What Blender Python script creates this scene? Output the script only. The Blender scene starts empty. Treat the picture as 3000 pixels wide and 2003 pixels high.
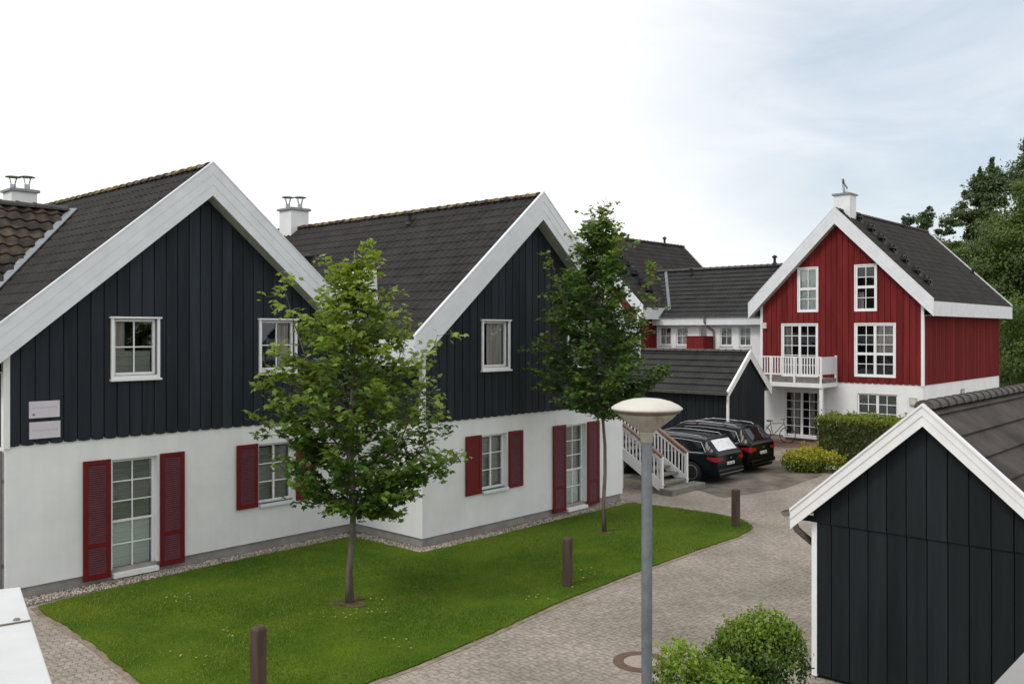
import bpy, bmesh, math, random
import numpy as np
from mathutils import Matrix, Vector
R = math.radians
S = bpy.context.scene
COL = S.collection

# ---------------------------------------------------------------- camera
cam_d = bpy.data.cameras.new('camera'); cam = bpy.data.objects.new('camera', cam_d); COL.objects.link(cam)
cam_d.sensor_width = 36.0; cam_d.lens = 31.28; cam_d.shift_y = -0.0102
cam_d.clip_start = 0.05; cam_d.clip_end = 2000
cam.location = (0, 0, 4.75); cam.rotation_euler = (R(90), 0, R(42.5 - 90))
S.camera = cam

# ---------------------------------------------------------------- sky, sun, exposure
SUN_EL, SUN_AZ = R(48), R(170)          # azimuth measured from +x towards +y
w = bpy.data.worlds.new('World'); S.world = w; w.use_nodes = True
nt = w.node_tree; N = nt.nodes; L = nt.links; N.clear()
out = N.new('ShaderNodeOutputWorld'); bg = N.new('ShaderNodeBackground'); bg.inputs[1].default_value = 0.1
sky = N.new('ShaderNodeTexSky'); sky.sky_type = 'NISHITA'; sky.sun_disc = False
sky.sun_elevation = SUN_EL; sky.sun_rotation = R(90) - SUN_AZ; sky.air_density = 1.2; sky.dust_density = 2.0
tc = N.new('ShaderNodeTexCoord')
mp = N.new('ShaderNodeMapping'); mp.inputs['Scale'].default_value = (1.3, 2.6, 7.0); mp.inputs['Rotation'].default_value = (R(12), R(-14), R(40))
nz = N.new('ShaderNodeTexNoise'); nz.inputs['Scale'].default_value = 1.6; nz.inputs['Detail'].default_value = 6; nz.inputs['Roughness'].default_value = .55; nz.inputs['Distortion'].default_value = .6
# where the cloud is thinnest: towards the right and up
dp = N.new('ShaderNodeVectorMath'); dp.operation = 'DOT_PRODUCT'
dv = Vector((math.cos(R(42.5-31))*.93, math.sin(R(42.5-31))*.93, .26)).normalized(); dp.inputs[1].default_value = dv
mr = N.new('ShaderNodeMapRange'); mr.inputs[1].default_value = .895; mr.inputs[2].default_value = .985; mr.inputs[3].default_value = 0.0; mr.inputs[4].default_value = 1.0
nm = N.new('ShaderNodeMapRange'); nm.inputs[1].default_value = .34; nm.inputs[2].default_value = .68; nm.inputs[3].default_value = 1.0; nm.inputs[4].default_value = .55
mu = N.new('ShaderNodeMath'); mu.operation = 'MULTIPLY'
sk2 = N.new('ShaderNodeMath'); sk2.operation = 'MULTIPLY'; sk2.inputs[1].default_value = .88
veil = N.new('ShaderNodeMix'); veil.data_type = 'RGBA'; veil.inputs[0].default_value = .55
veil.inputs[7].default_value = (5.6, 6.7, 7.8, 1)
mx = N.new('ShaderNodeMix'); mx.data_type = 'RGBA'; mx.inputs[6].default_value = (10.2, 10.25, 10.3, 1)
cr = N.new('ShaderNodeValToRGB'); cr.color_ramp.elements[0].color = (.92, .92, .925, 1); cr.color_ramp.elements[1].color = (1, 1, .995, 1); cr.color_ramp.elements[0].position = .36; cr.color_ramp.elements[1].position = .62
n5 = N.new('ShaderNodeTexNoise'); n5.inputs['Scale'].default_value = 1.1; n5.inputs['Detail'].default_value = 5
sc5 = N.new('ShaderNodeVectorMath'); sc5.operation = 'SCALE'; sc5.inputs['Scale'].default_value = 10.2
L.new(mp.outputs[0], n5.inputs[0]); L.new(n5.outputs[0], cr.inputs[0]); L.new(cr.outputs[0], sc5.inputs[0]); L.new(sc5.outputs[0], mx.inputs[6])
L.new(tc.outputs['Generated'], mp.inputs[0]); L.new(mp.outputs[0], nz.inputs[0]); L.new(tc.outputs['Generated'], dp.inputs[0])
L.new(dp.outputs['Value'], mr.inputs[0]); L.new(nz.outputs[0], nm.inputs[0]); L.new(mr.outputs[0], mu.inputs[0]); L.new(nm.outputs[0], mu.inputs[1])
L.new(mu.outputs[0], sk2.inputs[0]); L.new(sk2.outputs[0], mx.inputs[0])
L.new(sky.outputs[0], veil.inputs[6]); L.new(veil.outputs[2], mx.inputs[7]); L.new(mx.outputs[2], bg.inputs[0]); L.new(bg.outputs[0], out.inputs[0])
sl = bpy.data.lights.new('sun', 'SUN'); sl.energy = 1.25; sl.angle = R(16); sl.color = (1, .95, .88)
so = bpy.data.objects.new('sun', sl); COL.objects.link(so)
sd = Vector((math.cos(SUN_EL)*math.cos(SUN_AZ), math.cos(SUN_EL)*math.sin(SUN_AZ), math.sin(SUN_EL)))
so.rotation_euler = (-sd).to_track_quat('-Z', 'Y').to_euler(); so.location = (0, 0, 60)
S.view_settings.view_transform = 'Standard'; S.view_settings.look = 'None'; S.view_settings.gamma = 1; S.view_settings.exposure = 0.21
S.render.engine = 'CYCLES'
try:
    S.cycles.use_denoising = True
except Exception: pass

# ---------------------------------------------------------------- materials
def mat(name, col, rough=.7, var=.12, scale=3.0, bump=0.0, bscale=60, spec=.3, metal=0.0, vec='Object', stretch=None, col2=None, f0=.35, f1=.7, coat=0):
    m = bpy.data.materials.new(name); m.use_nodes = True
    n = m.node_tree.nodes; l = m.node_tree.links; b = n['Principled BSDF']
    b.inputs['Roughness'].default_value = rough; b.inputs['Specular IOR Level'].default_value = spec; b.inputs['Metallic'].default_value = metal
    b.inputs['Coat Weight'].default_value = coat; b.inputs['Coat Roughness'].default_value = .05
    t = n.new('ShaderNodeTexCoord'); mpp = n.new('ShaderNodeMapping')
    if stretch: mpp.inputs['Scale'].default_value = stretch
    l.new(t.outputs[vec], mpp.inputs[0])
    z = n.new('ShaderNodeTexNoise'); z.inputs['Scale'].default_value = scale; z.inputs['Detail'].default_value = 7; z.inputs['Roughness'].default_value = .6
    l.new(mpp.outputs[0], z.inputs[0])
    r = n.new('ShaderNodeValToRGB'); c1 = [c*(1-var) for c in col]; c2 = list(col2) if col2 else [min(1, c*(1+var)) for c in col]
    r.color_ramp.elements[0].color = (*c1, 1); r.color_ramp.elements[1].color = (*c2, 1)
    r.color_ramp.elements[0].position = f0; r.color_ramp.elements[1].position = f1
    l.new(z.outputs[0], r.inputs[0]); l.new(r.outputs[0], b.inputs['Base Color'])
    if bump:
        z2 = n.new('ShaderNodeTexNoise'); z2.inputs['Scale'].default_value = bscale; z2.inputs['Detail'].default_value = 4
        l.new(mpp.outputs[0], z2.inputs[0]); bp = n.new('ShaderNodeBump'); bp.inputs['Strength'].default_value = bump; bp.inputs['Distance'].default_value = .01
        l.new(z2.outputs[0], bp.inputs['Height']); l.new(bp.outputs[0], b.inputs['Normal'])
    return m

def island_var(m, amt=.25):
    """each loose piece (board, tile, leaf) a little lighter or darker than the next"""
    n = m.node_tree.nodes; l = m.node_tree.links; b = n['Principled BSDF']
    src = b.inputs['Base Color'].links[0].from_socket
    g = n.new('ShaderNodeNewGeometry'); mr = n.new('ShaderNodeMapRange'); mr.inputs[3].default_value = 1-amt; mr.inputs[4].default_value = 1+amt
    l.new(g.outputs['Random Per Island'], mr.inputs[0]); v = n.new('ShaderNodeVectorMath'); v.operation = 'SCALE'
    l.new(src, v.inputs[0]); l.new(mr.outputs[0], v.inputs['Scale']); l.new(v.outputs[0], b.inputs['Base Color'])
    return m

M_ = {}
M_['render'] = mat('white_render', (.765, .785, .80), .9, .05, 1.2, .25, 90, .1, col2=(.82, .835, .845))
_m = M_['render']; _n = _m.node_tree.nodes; _l = _m.node_tree.links; _b = _n['Principled BSDF']; _src = _b.inputs['Base Color'].links[0].from_socket
_t = _n.new('ShaderNodeTexCoord'); _mp = _n.new('ShaderNodeMapping'); _mp.inputs['Scale'].default_value = (5, 5, .35); _l.new(_t.outputs['Object'], _mp.inputs[0])
_z = _n.new('ShaderNodeTexNoise'); _z.inputs['Scale'].default_value = 1.2; _z.inputs['Detail'].default_value = 6; _l.new(_mp.outputs[0], _z.inputs[0])
_r = _n.new('ShaderNodeValToRGB'); _r.color_ramp.elements[0].color = (.975, .972, .965, 1); _r.color_ramp.elements[1].color = (1.01, 1.01, 1.01, 1); _r.color_ramp.elements[0].position = .30; _r.color_ramp.elements[1].position = .52; _l.new(_z.outputs[0], _r.inputs[0])
_x = _n.new('ShaderNodeMix'); _x.data_type = 'RGBA'; _x.blend_type = 'MULTIPLY'; _x.inputs[0].default_value = 1; _l.new(_src, _x.inputs[6]); _l.new(_r.outputs[0], _x.inputs[7]); _l.new(_x.outputs[2], _b.inputs['Base Color'])
M_['plinth'] = mat('grey_plinth', (.30, .285, .27), .9, .15, 4, .3, 60, .1)
M_['white'] = mat('white_wood', (.78, .79, .80), .55, .05, 5, .08, 40, .25, stretch=(1, 1, .4))
M_['trim'] = mat('white_trim', (.70, .73, .77), .5, .06, 3, .1, 30, .25)
M_['navy'] = island_var(mat('navy_boards', (.024, .0305, .039), .6, .2, 7, .35, 25, .13, stretch=(1, 1, .08)), .22)
M_['black'] = island_var(mat('charcoal_boards', (.0135, .0175, .0205), .6, .2, 7, .35, 25, .13, stretch=(1, 1, .08)), .2)
M_['red'] = island_var(mat('red_boards', (.160, .0235, .0235), .85, .2, 6, .3, 25, .04, stretch=(1, 1, .08)), .18)
M_['redp'] = mat('red_paint', (.135, .007, .009), .5, .12, 5, .1, 30, .3)
M_['louvre'] = mat('red_louvre', (.125, .038, .050), .6, .15, 12, .2, 40, .3)
M_['tile'] = mat('roof_tile', (.0165, .0148, .0136), .65, .35, 1.6, .3, 40, .2, col2=(.029, .0255, .023))
M_['tile2'] = mat('roof_tile_brown', (.040, .034, .031), .65, .4, 1.5, .35, 40, .3, col2=(.072, .062, .055))
M_['ridge'] = mat('ridge_tile', (.045, .038, .032), .8, .3, 4.5, .4, 30, .2, col2=(.30, .215, .09), f0=.42, f1=.72)
M_['ridged'] = mat('ridge_tile_dark', (.060, .052, .048), .6, .3, 5, .3, 30, .35)
M_['moss'] = mat('mossy_tile', (.034, .028, .025), .75, .4, 2.6, .4, 30, .25, col2=(.13, .095, .06), f0=.45, f1=.82)
M_['slate'] = mat('dark_tile', (.014, .0145, .015), .6, .3, 1.6, .3, 40, .3, col2=(.025, .025, .025))
M_['lead'] = mat('lead', (.24, .26, .28), .5, .15, 8, .2, 30, .4, metal=.3)
M_['soffit'] = mat('soffit', (.42, .43, .38), .7, .1, 4)
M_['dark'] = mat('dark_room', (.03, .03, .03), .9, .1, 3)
M_['blind'] = mat('pleated_blind', (.36, .38, .35), .9, .12, 3, .3, 8, .1, stretch=(.3, .3, 6))
M_['blindg'] = mat('green_blind', (.84, .90, .87), .9, .05, 3, .3, 8, .1, stretch=(.3, .3, 9))
M_['curtain'] = mat('curtain', (.66, .62, .60), .95, .3, 9, .5, 14, .1, stretch=(1, 1, .05))
M_['metal'] = mat('steel', (.35, .36, .37), .3, .15, 9, metal=.9)
M_['pole'] = mat('galvanised', (.15, .17, .185), .5, .16, 14, .1, 40, .35, metal=.35)
M_['zinc'] = mat('zinc_pipe', (.22, .21, .20), .45, .15, 8, metal=.5)
M_['black_plastic'] = mat('black_plastic', (.02, .02, .022), .5, .1, 8)
M_['bollard'] = mat('brown_wood', (.088, .060, .050), .7, .3, 6, .4, 30, .2, stretch=(1, 1, .15))
M_['bark'] = mat('bark', (.155, .135, .11), .9, .35, 7, .6, 30, .1, stretch=(1, 1, .35))
M_['concrete'] = mat('concrete', (.20, .185, .165), .9, .25, 4, .4, 40, .1)
M_['rail_wood'] = mat('rail_wood', (.24, .14, .095), .55, .2, 8, .2, 30, .3)
M_['lamp_top'] = mat('lamp_shell', (.56, .54, .48), .45, .06, 5, spec=.4)
M_['lamp_bowl'] = mat('lamp_bowl', (.36, .33, .275), .35, .15, 9, spec=.45)
M_['lamp_rim'] = mat('lamp_rim', (.14, .115, .09), .5, .15, 6)
M_['sign'] = mat('sign_board', (.60, .57, .63), .4, .05, 3)
M_['ink'] = mat('sign_ink', (.50, .43, .50), .5, .05, 3)
M_['emblem'] = mat('emblem_ink', (.16, .17, .20), .5, .05, 3)
M_['tyre'] = mat('tyre', (.018, .018, .018), .85, .2, 12)
M_['rim'] = mat('alloy', (.42, .43, .45), .3, .08, 9, metal=.7)
M_['chrome'] = mat('chrome', (.75, .76, .78), .15, .04, 9, metal=1)
M_['paintg'] = mat('dark_teal_paint', (.0015, .0045, .0065), .22, .1, 3, coat=0, spec=.22)
M_['paintb'] = mat('black_paint', (.0015, .002, .002), .22, .1, 3, coat=0, spec=.22)
M_['carglass'] = mat('car_glass', (.006, .009, .011), .04, .05, 3, spec=.5, coat=.3)
M_['tail'] = mat('tail_lamp', (.26, .006, .012), .15, .3, 12, coat=.3, spec=.3)
M_['plate'] = mat('plate', (.72, .72, .72), .4, .03, 4)
M_['reflection_paint'] = mat('painted_reflection', (.75, .77, .80), .35, .2, 14, .4, 12, metal=.3)  # pale sky and roof reflection painted as the colour of a car's rear window
M_['cast'] = mat('cast_iron', (.135, .080, .060), .7, .2, 9, .4, 60, .3)
M_['cover'] = mat('manhole_concrete', (.34, .29, .25), .9, .15, 20, .3, 60)
M_['pebble'] = island_var(mat('pebbles', (.38, .335, .29), .85, .3, 6), .6)
M_['gravelbed'] = mat('gravel_bed', (.17, .145, .13), .95, .45, 22, .8, 40, .1)
M_['soil'] = mat('soil', (.10, .085, .04), .95, .4, 9, .5, 30, .1)
M_['parapet'] = mat('parapet_cap', (.56, .57, .58), .4, .05, 6)
M_['parapetg'] = mat('grey_parapet', (.27, .265, .26), .6, .08, 3, .1, 30)

# glass: mirror-like at grazing angles, otherwise clear
gm = bpy.data.materials.new('window_glass'); gm.use_nodes = True; n = gm.node_tree.nodes; l = gm.node_tree.links; n.clear()
o = n.new('ShaderNodeOutputMaterial'); g1 = n.new('ShaderNodeBsdfGlossy'); g1.inputs['Roughness'].default_value = .02; g1.inputs['Color'].default_value = (.9, .95, 1, 1)
g2 = n.new('ShaderNodeBsdfTransparent'); g2.inputs['Color'].default_value = (.94, .96, .95, 1)
fr = n.new('ShaderNodeFresnel'); fr.inputs[0].default_value = 1.52; ma = n.new('ShaderNodeMath'); ma.operation = 'MULTIPLY_ADD'; ma.inputs[1].default_value = 1.5; ma.inputs[2].default_value = .01
tx = n.new('ShaderNodeTexCoord'); zz = n.new('ShaderNodeTexNoise'); zz.inputs['Scale'].default_value = 2.2; bb = n.new('ShaderNodeBump'); bb.inputs['Strength'].default_value = .12; bb.inputs['Distance'].default_value = .03
l.new(tx.outputs['Object'], zz.inputs[0]); l.new(zz.outputs[0], bb.inputs['Height']); l.new(bb.outputs[0], g1.inputs['Normal'])
mxs = n.new('ShaderNodeMixShader'); l.new(fr.outputs[0], ma.inputs[0]); l.new(ma.outputs[0], mxs.inputs[0]); l.new(g2.outputs[0], mxs.inputs[1]); l.new(g1.outputs[0], mxs.inputs[2]); l.new(mxs.outputs[0], o.inputs[0])
M_['glass'] = gm

def leaf_mat(name, c_lo, c_hi, c_new=None, trans=.35):
    """leaf colour varies from leaf to leaf; 'new' attribute marks fresh shoots"""
    m = bpy.data.materials.new(name); m.use_nodes = True; n = m.node_tree.nodes; l = m.node_tree.links; b = n['Principled BSDF']
    g = n.new('ShaderNodeNewGeometry'); r = n.new('ShaderNodeValToRGB'); r.color_ramp.elements[0].color = (*c_lo, 1); r.color_ramp.elements[1].color = (*c_hi, 1)
    l.new(g.outputs['Random Per Island'], r.inputs[0]); src = r.outputs[0]
    if c_new:
        at = n.new('ShaderNodeAttribute'); at.attribute_name = 'new'; mm = n.new('ShaderNodeMix'); mm.data_type = 'RGBA'; mm.inputs[7].default_value = (*c_new, 1)
        l.new(at.outputs['Fac'], mm.inputs[0]); l.new(src, mm.inputs[6]); src = mm.outputs[2]
    l.new(src, b.inputs['Base Color']); b.inputs['Roughness'].default_value = .45; b.inputs['Specular IOR Level'].default_value = .35
    t = n.new('ShaderNodeBsdfTranslucent'); sc = n.new('ShaderNodeVectorMath'); sc.operation = 'MULTIPLY'; sc.inputs[1].default_value = (1.5, 1.5, .6)
    l.new(src, sc.inputs[0]); l.new(sc.outputs[0], t.inputs[0]); ms = n.new('ShaderNodeMixShader'); ms.inputs[0].default_value = trans
    l.new(b.outputs[0], ms.inputs[1]); l.new(t.outputs[0], ms.inputs[2]); l.new(ms.outputs[0], n['Material Output'].inputs[0])
    return m
M_['maple1'] = leaf_mat('maple_leaf', (.036, .086, .014), (.092, .175, .028), (.23, .31, .055))
M_['maple2'] = leaf_mat('dark_maple_leaf', (.026, .066, .018), (.078, .145, .032), (.16, .24, .04))
M_['hedge'] = leaf_mat('hedge_leaf', (.022, .048, .008), (.060, .100, .012), (.19, .24, .03))
M_['gold'] = leaf_mat('golden_leaf', (.07, .12, .012), (.16, .21, .02), (.36, .34, .03))
M_['shrubl'] = leaf_mat('shrub_leaf', (.020, .056, .010), (.056, .120, .016), (.20, .30, .028))
M_['far'] = leaf_mat('far_leaf', (.032, .068, .014), (.088, .140, .028), (.14, .19, .04), trans=.4)
M_['far2'] = leaf_mat('far_leaf_blue', (.042, .076, .028), (.095, .140, .048), None, trans=.4)
M_['blade'] = leaf_mat('grass_blade', (.060, .128, .012), (.096, .180, .018), (.19, .245, .034), trans=.3)
M_['daisy'] = mat('clover', (.30, .36, .14), .8, .2, 9)

# lawn soil / turf
M_['turf'] = mat('turf', (.055, .125, .008), .95, .3, .9, .6, 60, .1, col2=(.10, .150, .010))
# paving: small blocks laid in a zigzag
pm = bpy.data.materials.new('block_paving'); pm.use_nodes = True; n = pm.node_tree.nodes; l = pm.node_tree.links; b = n['Principled BSDF']
b.inputs['Roughness'].default_value = .85; b.inputs['Specular IOR Level'].default_value = .2
t = n.new('ShaderNodeTexCoord'); mp1 = n.new('ShaderNodeMapping'); mp1.inputs['Rotation'].default_value = (0, 0, R(90)); l.new(t.outputs['Object'], mp1.inputs[0])
sx = n.new('ShaderNodeSeparateXYZ'); l.new(mp1.outputs[0], sx.inputs[0])
pp = n.new('ShaderNodeMath'); pp.operation = 'PINGPONG'; pp.inputs[1].default_value = .10; l.new(sx.outputs[0], pp.inputs[0])
p2 = n.new('ShaderNodeMath'); p2.operation = 'MULTIPLY_ADD'; p2.inputs[1].default_value = .45; l.new(pp.outputs[0], p2.inputs[0]); l.new(sx.outputs[1], p2.inputs[2])
cx = n.new('ShaderNodeCombineXYZ'); l.new(sx.outputs[0], cx.inputs[0]); l.new(p2.outputs[0], cx.inputs[1])
br = n.new('ShaderNodeTexBrick'); br.inputs['Scale'].default_value = 1; br.inputs['Brick Width'].default_value = .20; br.inputs['Row Height'].default_value = .10; br.inputs['Mortar Size'].default_value = .007
br.inputs['Mortar Smooth'].default_value = .4; br.offset = .5
br.inputs['Color1'].default_value = (.325, .288, .262, 1); br.inputs['Color2'].default_value = (.305, .270, .245, 1); br.inputs['Mortar'].default_value = (.200, .178, .152, 1)
l.new(cx.outputs[0], br.inputs['Vector'])
nz2 = n.new('ShaderNodeTexNoise'); nz2.inputs['Scale'].default_value = .45; nz2.inputs['Detail'].default_value = 9; nz2.inputs['Roughness'].default_value = .65; l.new(t.outputs['Object'], nz2.inputs[0])
rr = n.new('ShaderNodeValToRGB'); rr.color_ramp.elements[0].color = (.70, .72, .66, 1); rr.color_ramp.elements[1].color = (1.20, 1.17, 1.14, 1); rr.color_ramp.elements[0].position = .34; rr.color_ramp.elements[1].position = .64
l.new(nz2.outputs[0], rr.inputs[0]); mm = n.new('ShaderNodeMix'); mm.data_type = 'RGBA'; mm.blend_type = 'MULTIPLY'; mm.inputs[0].default_value = 1
l.new(br.outputs['Color'], mm.inputs[6]); l.new(rr.outputs[0], mm.inputs[7])
nz3 = n.new('ShaderNodeTexNoise'); nz3.inputs['Scale'].default_value = 9; nz3.inputs['Detail'].default_value = 6; l.new(t.outputs['Object'], nz3.inputs[0])
r3 = n.new('ShaderNodeValToRGB'); r3.color_ramp.elements[0].color = (.8, .8, .78, 1); r3.color_ramp.elements[1].color = (1.15, 1.15, 1.15, 1); r3.color_ramp.elements[0].position = .35; r3.color_ramp.elements[1].position = .65
l.new(nz3.outputs[0], r3.inputs[0]); m4 = n.new('ShaderNodeMix'); m4.data_type = 'RGBA'; m4.blend_type = 'MULTIPLY'; m4.inputs[0].default_value = 1
l.new(mm.outputs[2], m4.inputs[6]); l.new(r3.outputs[0], m4.inputs[7]); l.new(m4.outputs[2], b.inputs['Base Color'])
bp = n.new('ShaderNodeBump'); bp.inputs['Strength'].default_value = .7; bp.inputs['Distance'].default_value = .012; bp.invert = True
l.new(br.outputs['Fac'], bp.inputs['Height']); l.new(bp.outputs[0], b.inputs['Normal'])
M_['paving'] = pm
M_['bay'] = mat('mossy_paving', (.115, .105, .085), .9, .3, 1.3, .5, 30, .2, col2=(.20, .175, .15))
M_['edging'] = mat('lawn_edging', (.26, .21, .165), .9, .3, 5, .4, 40, .1)
M_['ground'] = mat('rough_ground', (.05, .075, .02), .95, .3, .4)
M_['patio'] = mat('patio', (.22, .13, .10), .9, .2, 3, .3, 30, .1)

# ---------------------------------------------------------------- mesh builder
class MB:
    def __init__(s, M=None): s.v = []; s.f = []; s.M = M or Matrix()
    def pts(s, ps):
        k = len(s.v); s.v += [tuple(s.M @ Vector(p)) for p in ps]; return k
    def box(s, a, b):
        (x0, y0, z0), (x1, y1, z1) = a, b
        k = s.pts([(x0,y0,z0),(x1,y0,z0),(x1,y1,z0),(x0,y1,z0),(x0,y0,z1),(x1,y0,z1),(x1,y1,z1),(x0,y1,z1)])
        s.f += [[k+i for i in q] for q in ((0,3,2,1),(4,5,6,7),(0,1,5,4),(1,2,6,5),(2,3,7,6),(3,0,4,7))]; return s
    def prism(s, poly, y0, y1):           # poly of (x, z), counter-clockwise seen from -y
        m = len(poly); k = s.pts([(p[0], y0, p[1]) for p in poly]); s.pts([(p[0], y1, p[1]) for p in poly])
        s.f.append([k+i for i in range(m)]); s.f.append([k+m+i for i in reversed(range(m))])
        for i in range(m): j = (i+1) % m; s.f.append([k+j, k+i, k+m+i, k+m+j])
        return s
    def slab(s, poly, z0, z1):            # poly of (x, y)
        m = len(poly); k = s.pts([(p[0], p[1], z1) for p in poly]); s.pts([(p[0], p[1], z0) for p in poly])
        s.f.append([k+i for i in range(m)]); s.f.append([k+m+i for i in reversed(range(m))])
        for i in range(m): j = (i+1) % m; s.f.append([k+j, k+i, k+m+i, k+m+j])
        return s
    def tube(s, path, r, n=10, cap=True):
        P = [Vector(p) for p in path]; rs = r if isinstance(r, (list, tuple)) else [r]*len(P); k0 = len(s.v); ref = None
        for i, p in enumerate(P):
            d = (P[min(i+1, len(P)-1)] - P[max(i-1, 0)]).normalized()
            if ref is None: ref = Vector((1, 0, 0)) if abs(d.x) < .8 else Vector((0, 1, 0))
            a = (ref - d*ref.dot(d)).normalized(); ref = a; c = d.cross(a)
            s.pts([p + (a*math.cos(2*math.pi*j/n) + c*math.sin(2*math.pi*j/n))*rs[i] for j in range(n)])
        for i in range(len(P)-1):
            for j in range(n):
                q = (j+1) % n; s.f.append([k0+i*n+j, k0+i*n+q, k0+(i+1)*n+q, k0+(i+1)*n+j])
        if cap: s.f.append([k0+j for j in reversed(range(n))]); s.f.append([k0+(len(P)-1)*n+j for j in range(n)])
        return s
    def lathe(s, prof, c=(0, 0), n=32):
        k0 = len(s.v)
        for r, z in prof: s.pts([(c[0]+r*math.cos(2*math.pi*j/n), c[1]+r*math.sin(2*math.pi*j/n), z) for j in range(n)])
        for i in range(len(prof)-1):
            for j in range(n):
                q = (j+1) % n; s.f.append([k0+i*n+j, k0+i*n+q, k0+(i+1)*n+q, k0+(i+1)*n+j])
        s.f.append([k0+j for j in reversed(range(n))]); s.f.append([k0+(len(prof)-1)*n+j for j in range(n)])
        return s
    def bar(s, a, b, w, h, up=(0, 0, 1)): # box beam from a to b
        a = Vector(a); b = Vector(b); d = (b-a).normalized(); u = Vector(up); sd = d.cross(u).normalized()*w/2; uu = sd.cross(d).normalized()*h/2
        k = s.pts([a-sd-uu, a+sd-uu, a+sd+uu, a-sd+uu, b-sd-uu, b+sd-uu, b+sd+uu, b-sd+uu])
        s.f += [[k+i for i in q] for q in ((0,3,2,1),(4,5,6,7),(0,1,5,4),(1,2,6,5),(2,3,7,6),(3,0,4,7))]; return s
    def build(s, name, m, parent=None, smooth=False, bevel=0):
        me = bpy.data.meshes.new(name); me.from_pydata(s.v, [], s.f); me.materials.append(M_[m] if isinstance(m, str) else m)
        if smooth: me.polygons.foreach_set('use_smooth', [True]*len(me.polygons))
        me.update(); ob = bpy.data.objects.new(name, me); COL.objects.link(ob)
        if parent: ob.parent = parent
        if bevel:
            md = ob.modifiers.new('bevel', 'BEVEL'); md.width = bevel; md.segments = 2; md.limit_method = 'ANGLE'
        return ob

def tag(o, label=None, cat=None, group=None, kind=None):
    if label: o['label'] = label
    if cat: o['category'] = cat
    if group: o['group'] = group
    if kind: o['kind'] = kind
    return o
def thing(name, loc, rz, label, cat, group=None):
    o = bpy.data.objects.new(name, None); COL.objects.link(o); o.location = loc; o.rotation_euler = (0, 0, rz); o.empty_display_size = .2
    return tag(o, label, cat, group)
def copy_tree(o, parent=None):
    c = o.copy(); COL.objects.link(c); c.parent = parent
    for ch in list(o.children): copy_tree(ch, c)
    return c
def raw_mesh(name, verts, faces_flat, lstart, ltotal, m, parent=None, new=None):
    me = bpy.data.meshes.new(name); nv = len(verts); me.vertices.add(nv); me.vertices.foreach_set('co', verts.astype(np.float32).ravel())
    me.loops.add(len(faces_flat)); me.loops.foreach_set('vertex_index', faces_flat.astype(np.int32))
    me.polygons.add(len(lstart)); me.polygons.foreach_set('loop_start', lstart.astype(np.int32)); me.polygons.foreach_set('loop_total', ltotal.astype(np.int32))
    if new is not None:
        a = me.attributes.new('new', 'FLOAT', 'POINT'); a.data.foreach_set('value', new.astype(np.float32))
    me.update(calc_edges=True); me.materials.append(M_[m]); ob = bpy.data.objects.new(name, me); COL.objects.link(ob)
    if parent: ob.parent = parent
    return ob

# ---------------------------------------------------------------- building pieces (all in the building's own frame: front faces -y)
def cells(L0, L1, breaks):
    xs = sorted(set([round(L0, 4), round(L1, 4)] + [round(b, 4) for b in breaks if L0 < b < L1])); return list(zip(xs[:-1], xs[1:]))
def masonry(mb, x0, x1, z0, z1, holes, y0, y1):
    for a, b in cells(x0, x1, [h[0] for h in holes] + [h[1] for h in holes]):
        m = (a+b)/2; hs = sorted([h for h in holes if h[0] < m < h[1]], key=lambda h: h[2]); z = z0
        for h in hs:
            if h[2] > z: mb.box((a, y0, z), (b, y1, h[2]))
            z = h[3]
        if z < z1: mb.box((a, y0, z), (b, y1, z1))
def boards(mb, x0, x1, z0, top, holes, y, pitch=.245, scallop=.021, apex=None, gap=.021, seed=1, th=.024):
    """vertical boards; top(x) gives the height of the upper edge"""
    rnd = random.Random(seed); nb = max(1, round((x1-x0)/pitch)); pw = (x1-x0)/nb
    for i in range(nb):
        a = x0+i*pw; b = a+pw-gap; yy = y - rnd.uniform(0, .004); lift = 0
        # cover strip behind
        for (c, d) in cells(a, b, [h[0] for h in holes]+[h[1] for h in holes]+([apex] if apex is not None else [])):
            m = (c+d)/2; hs = sorted([h for h in holes if h[0] < m < h[1]], key=lambda h: h[2]); z = z0; first = True
            segs = []
            for h in hs:
                if h[2] > z: segs.append((z, h[2], first))
                z = h[3]; first = False
            segs.append((z, None, first))
            for (s0, s1, bot) in segs:
                t0 = top(c) if s1 is None else s1; t1 = top(d) if s1 is None else s1
                if min(t0, t1) <= s0 + .01: 
                    if max(t0, t1) <= s0+.01: continue
                if bot and scallop:
                    q = 6; pl = [(c+(d-c)*k/q, s0 - scallop*math.sin(math.pi*min(1, max(0, (c+(d-c)*k/q-a)/pw)))) for k in range(q+1)]
                else: pl = [(c, s0), (d, s0)]
                pl = pl + [(d, max(t1, s0+.005)), (c, max(t0, s0+.005))]
                mb.prism(pl, yy-th, yy)
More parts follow.
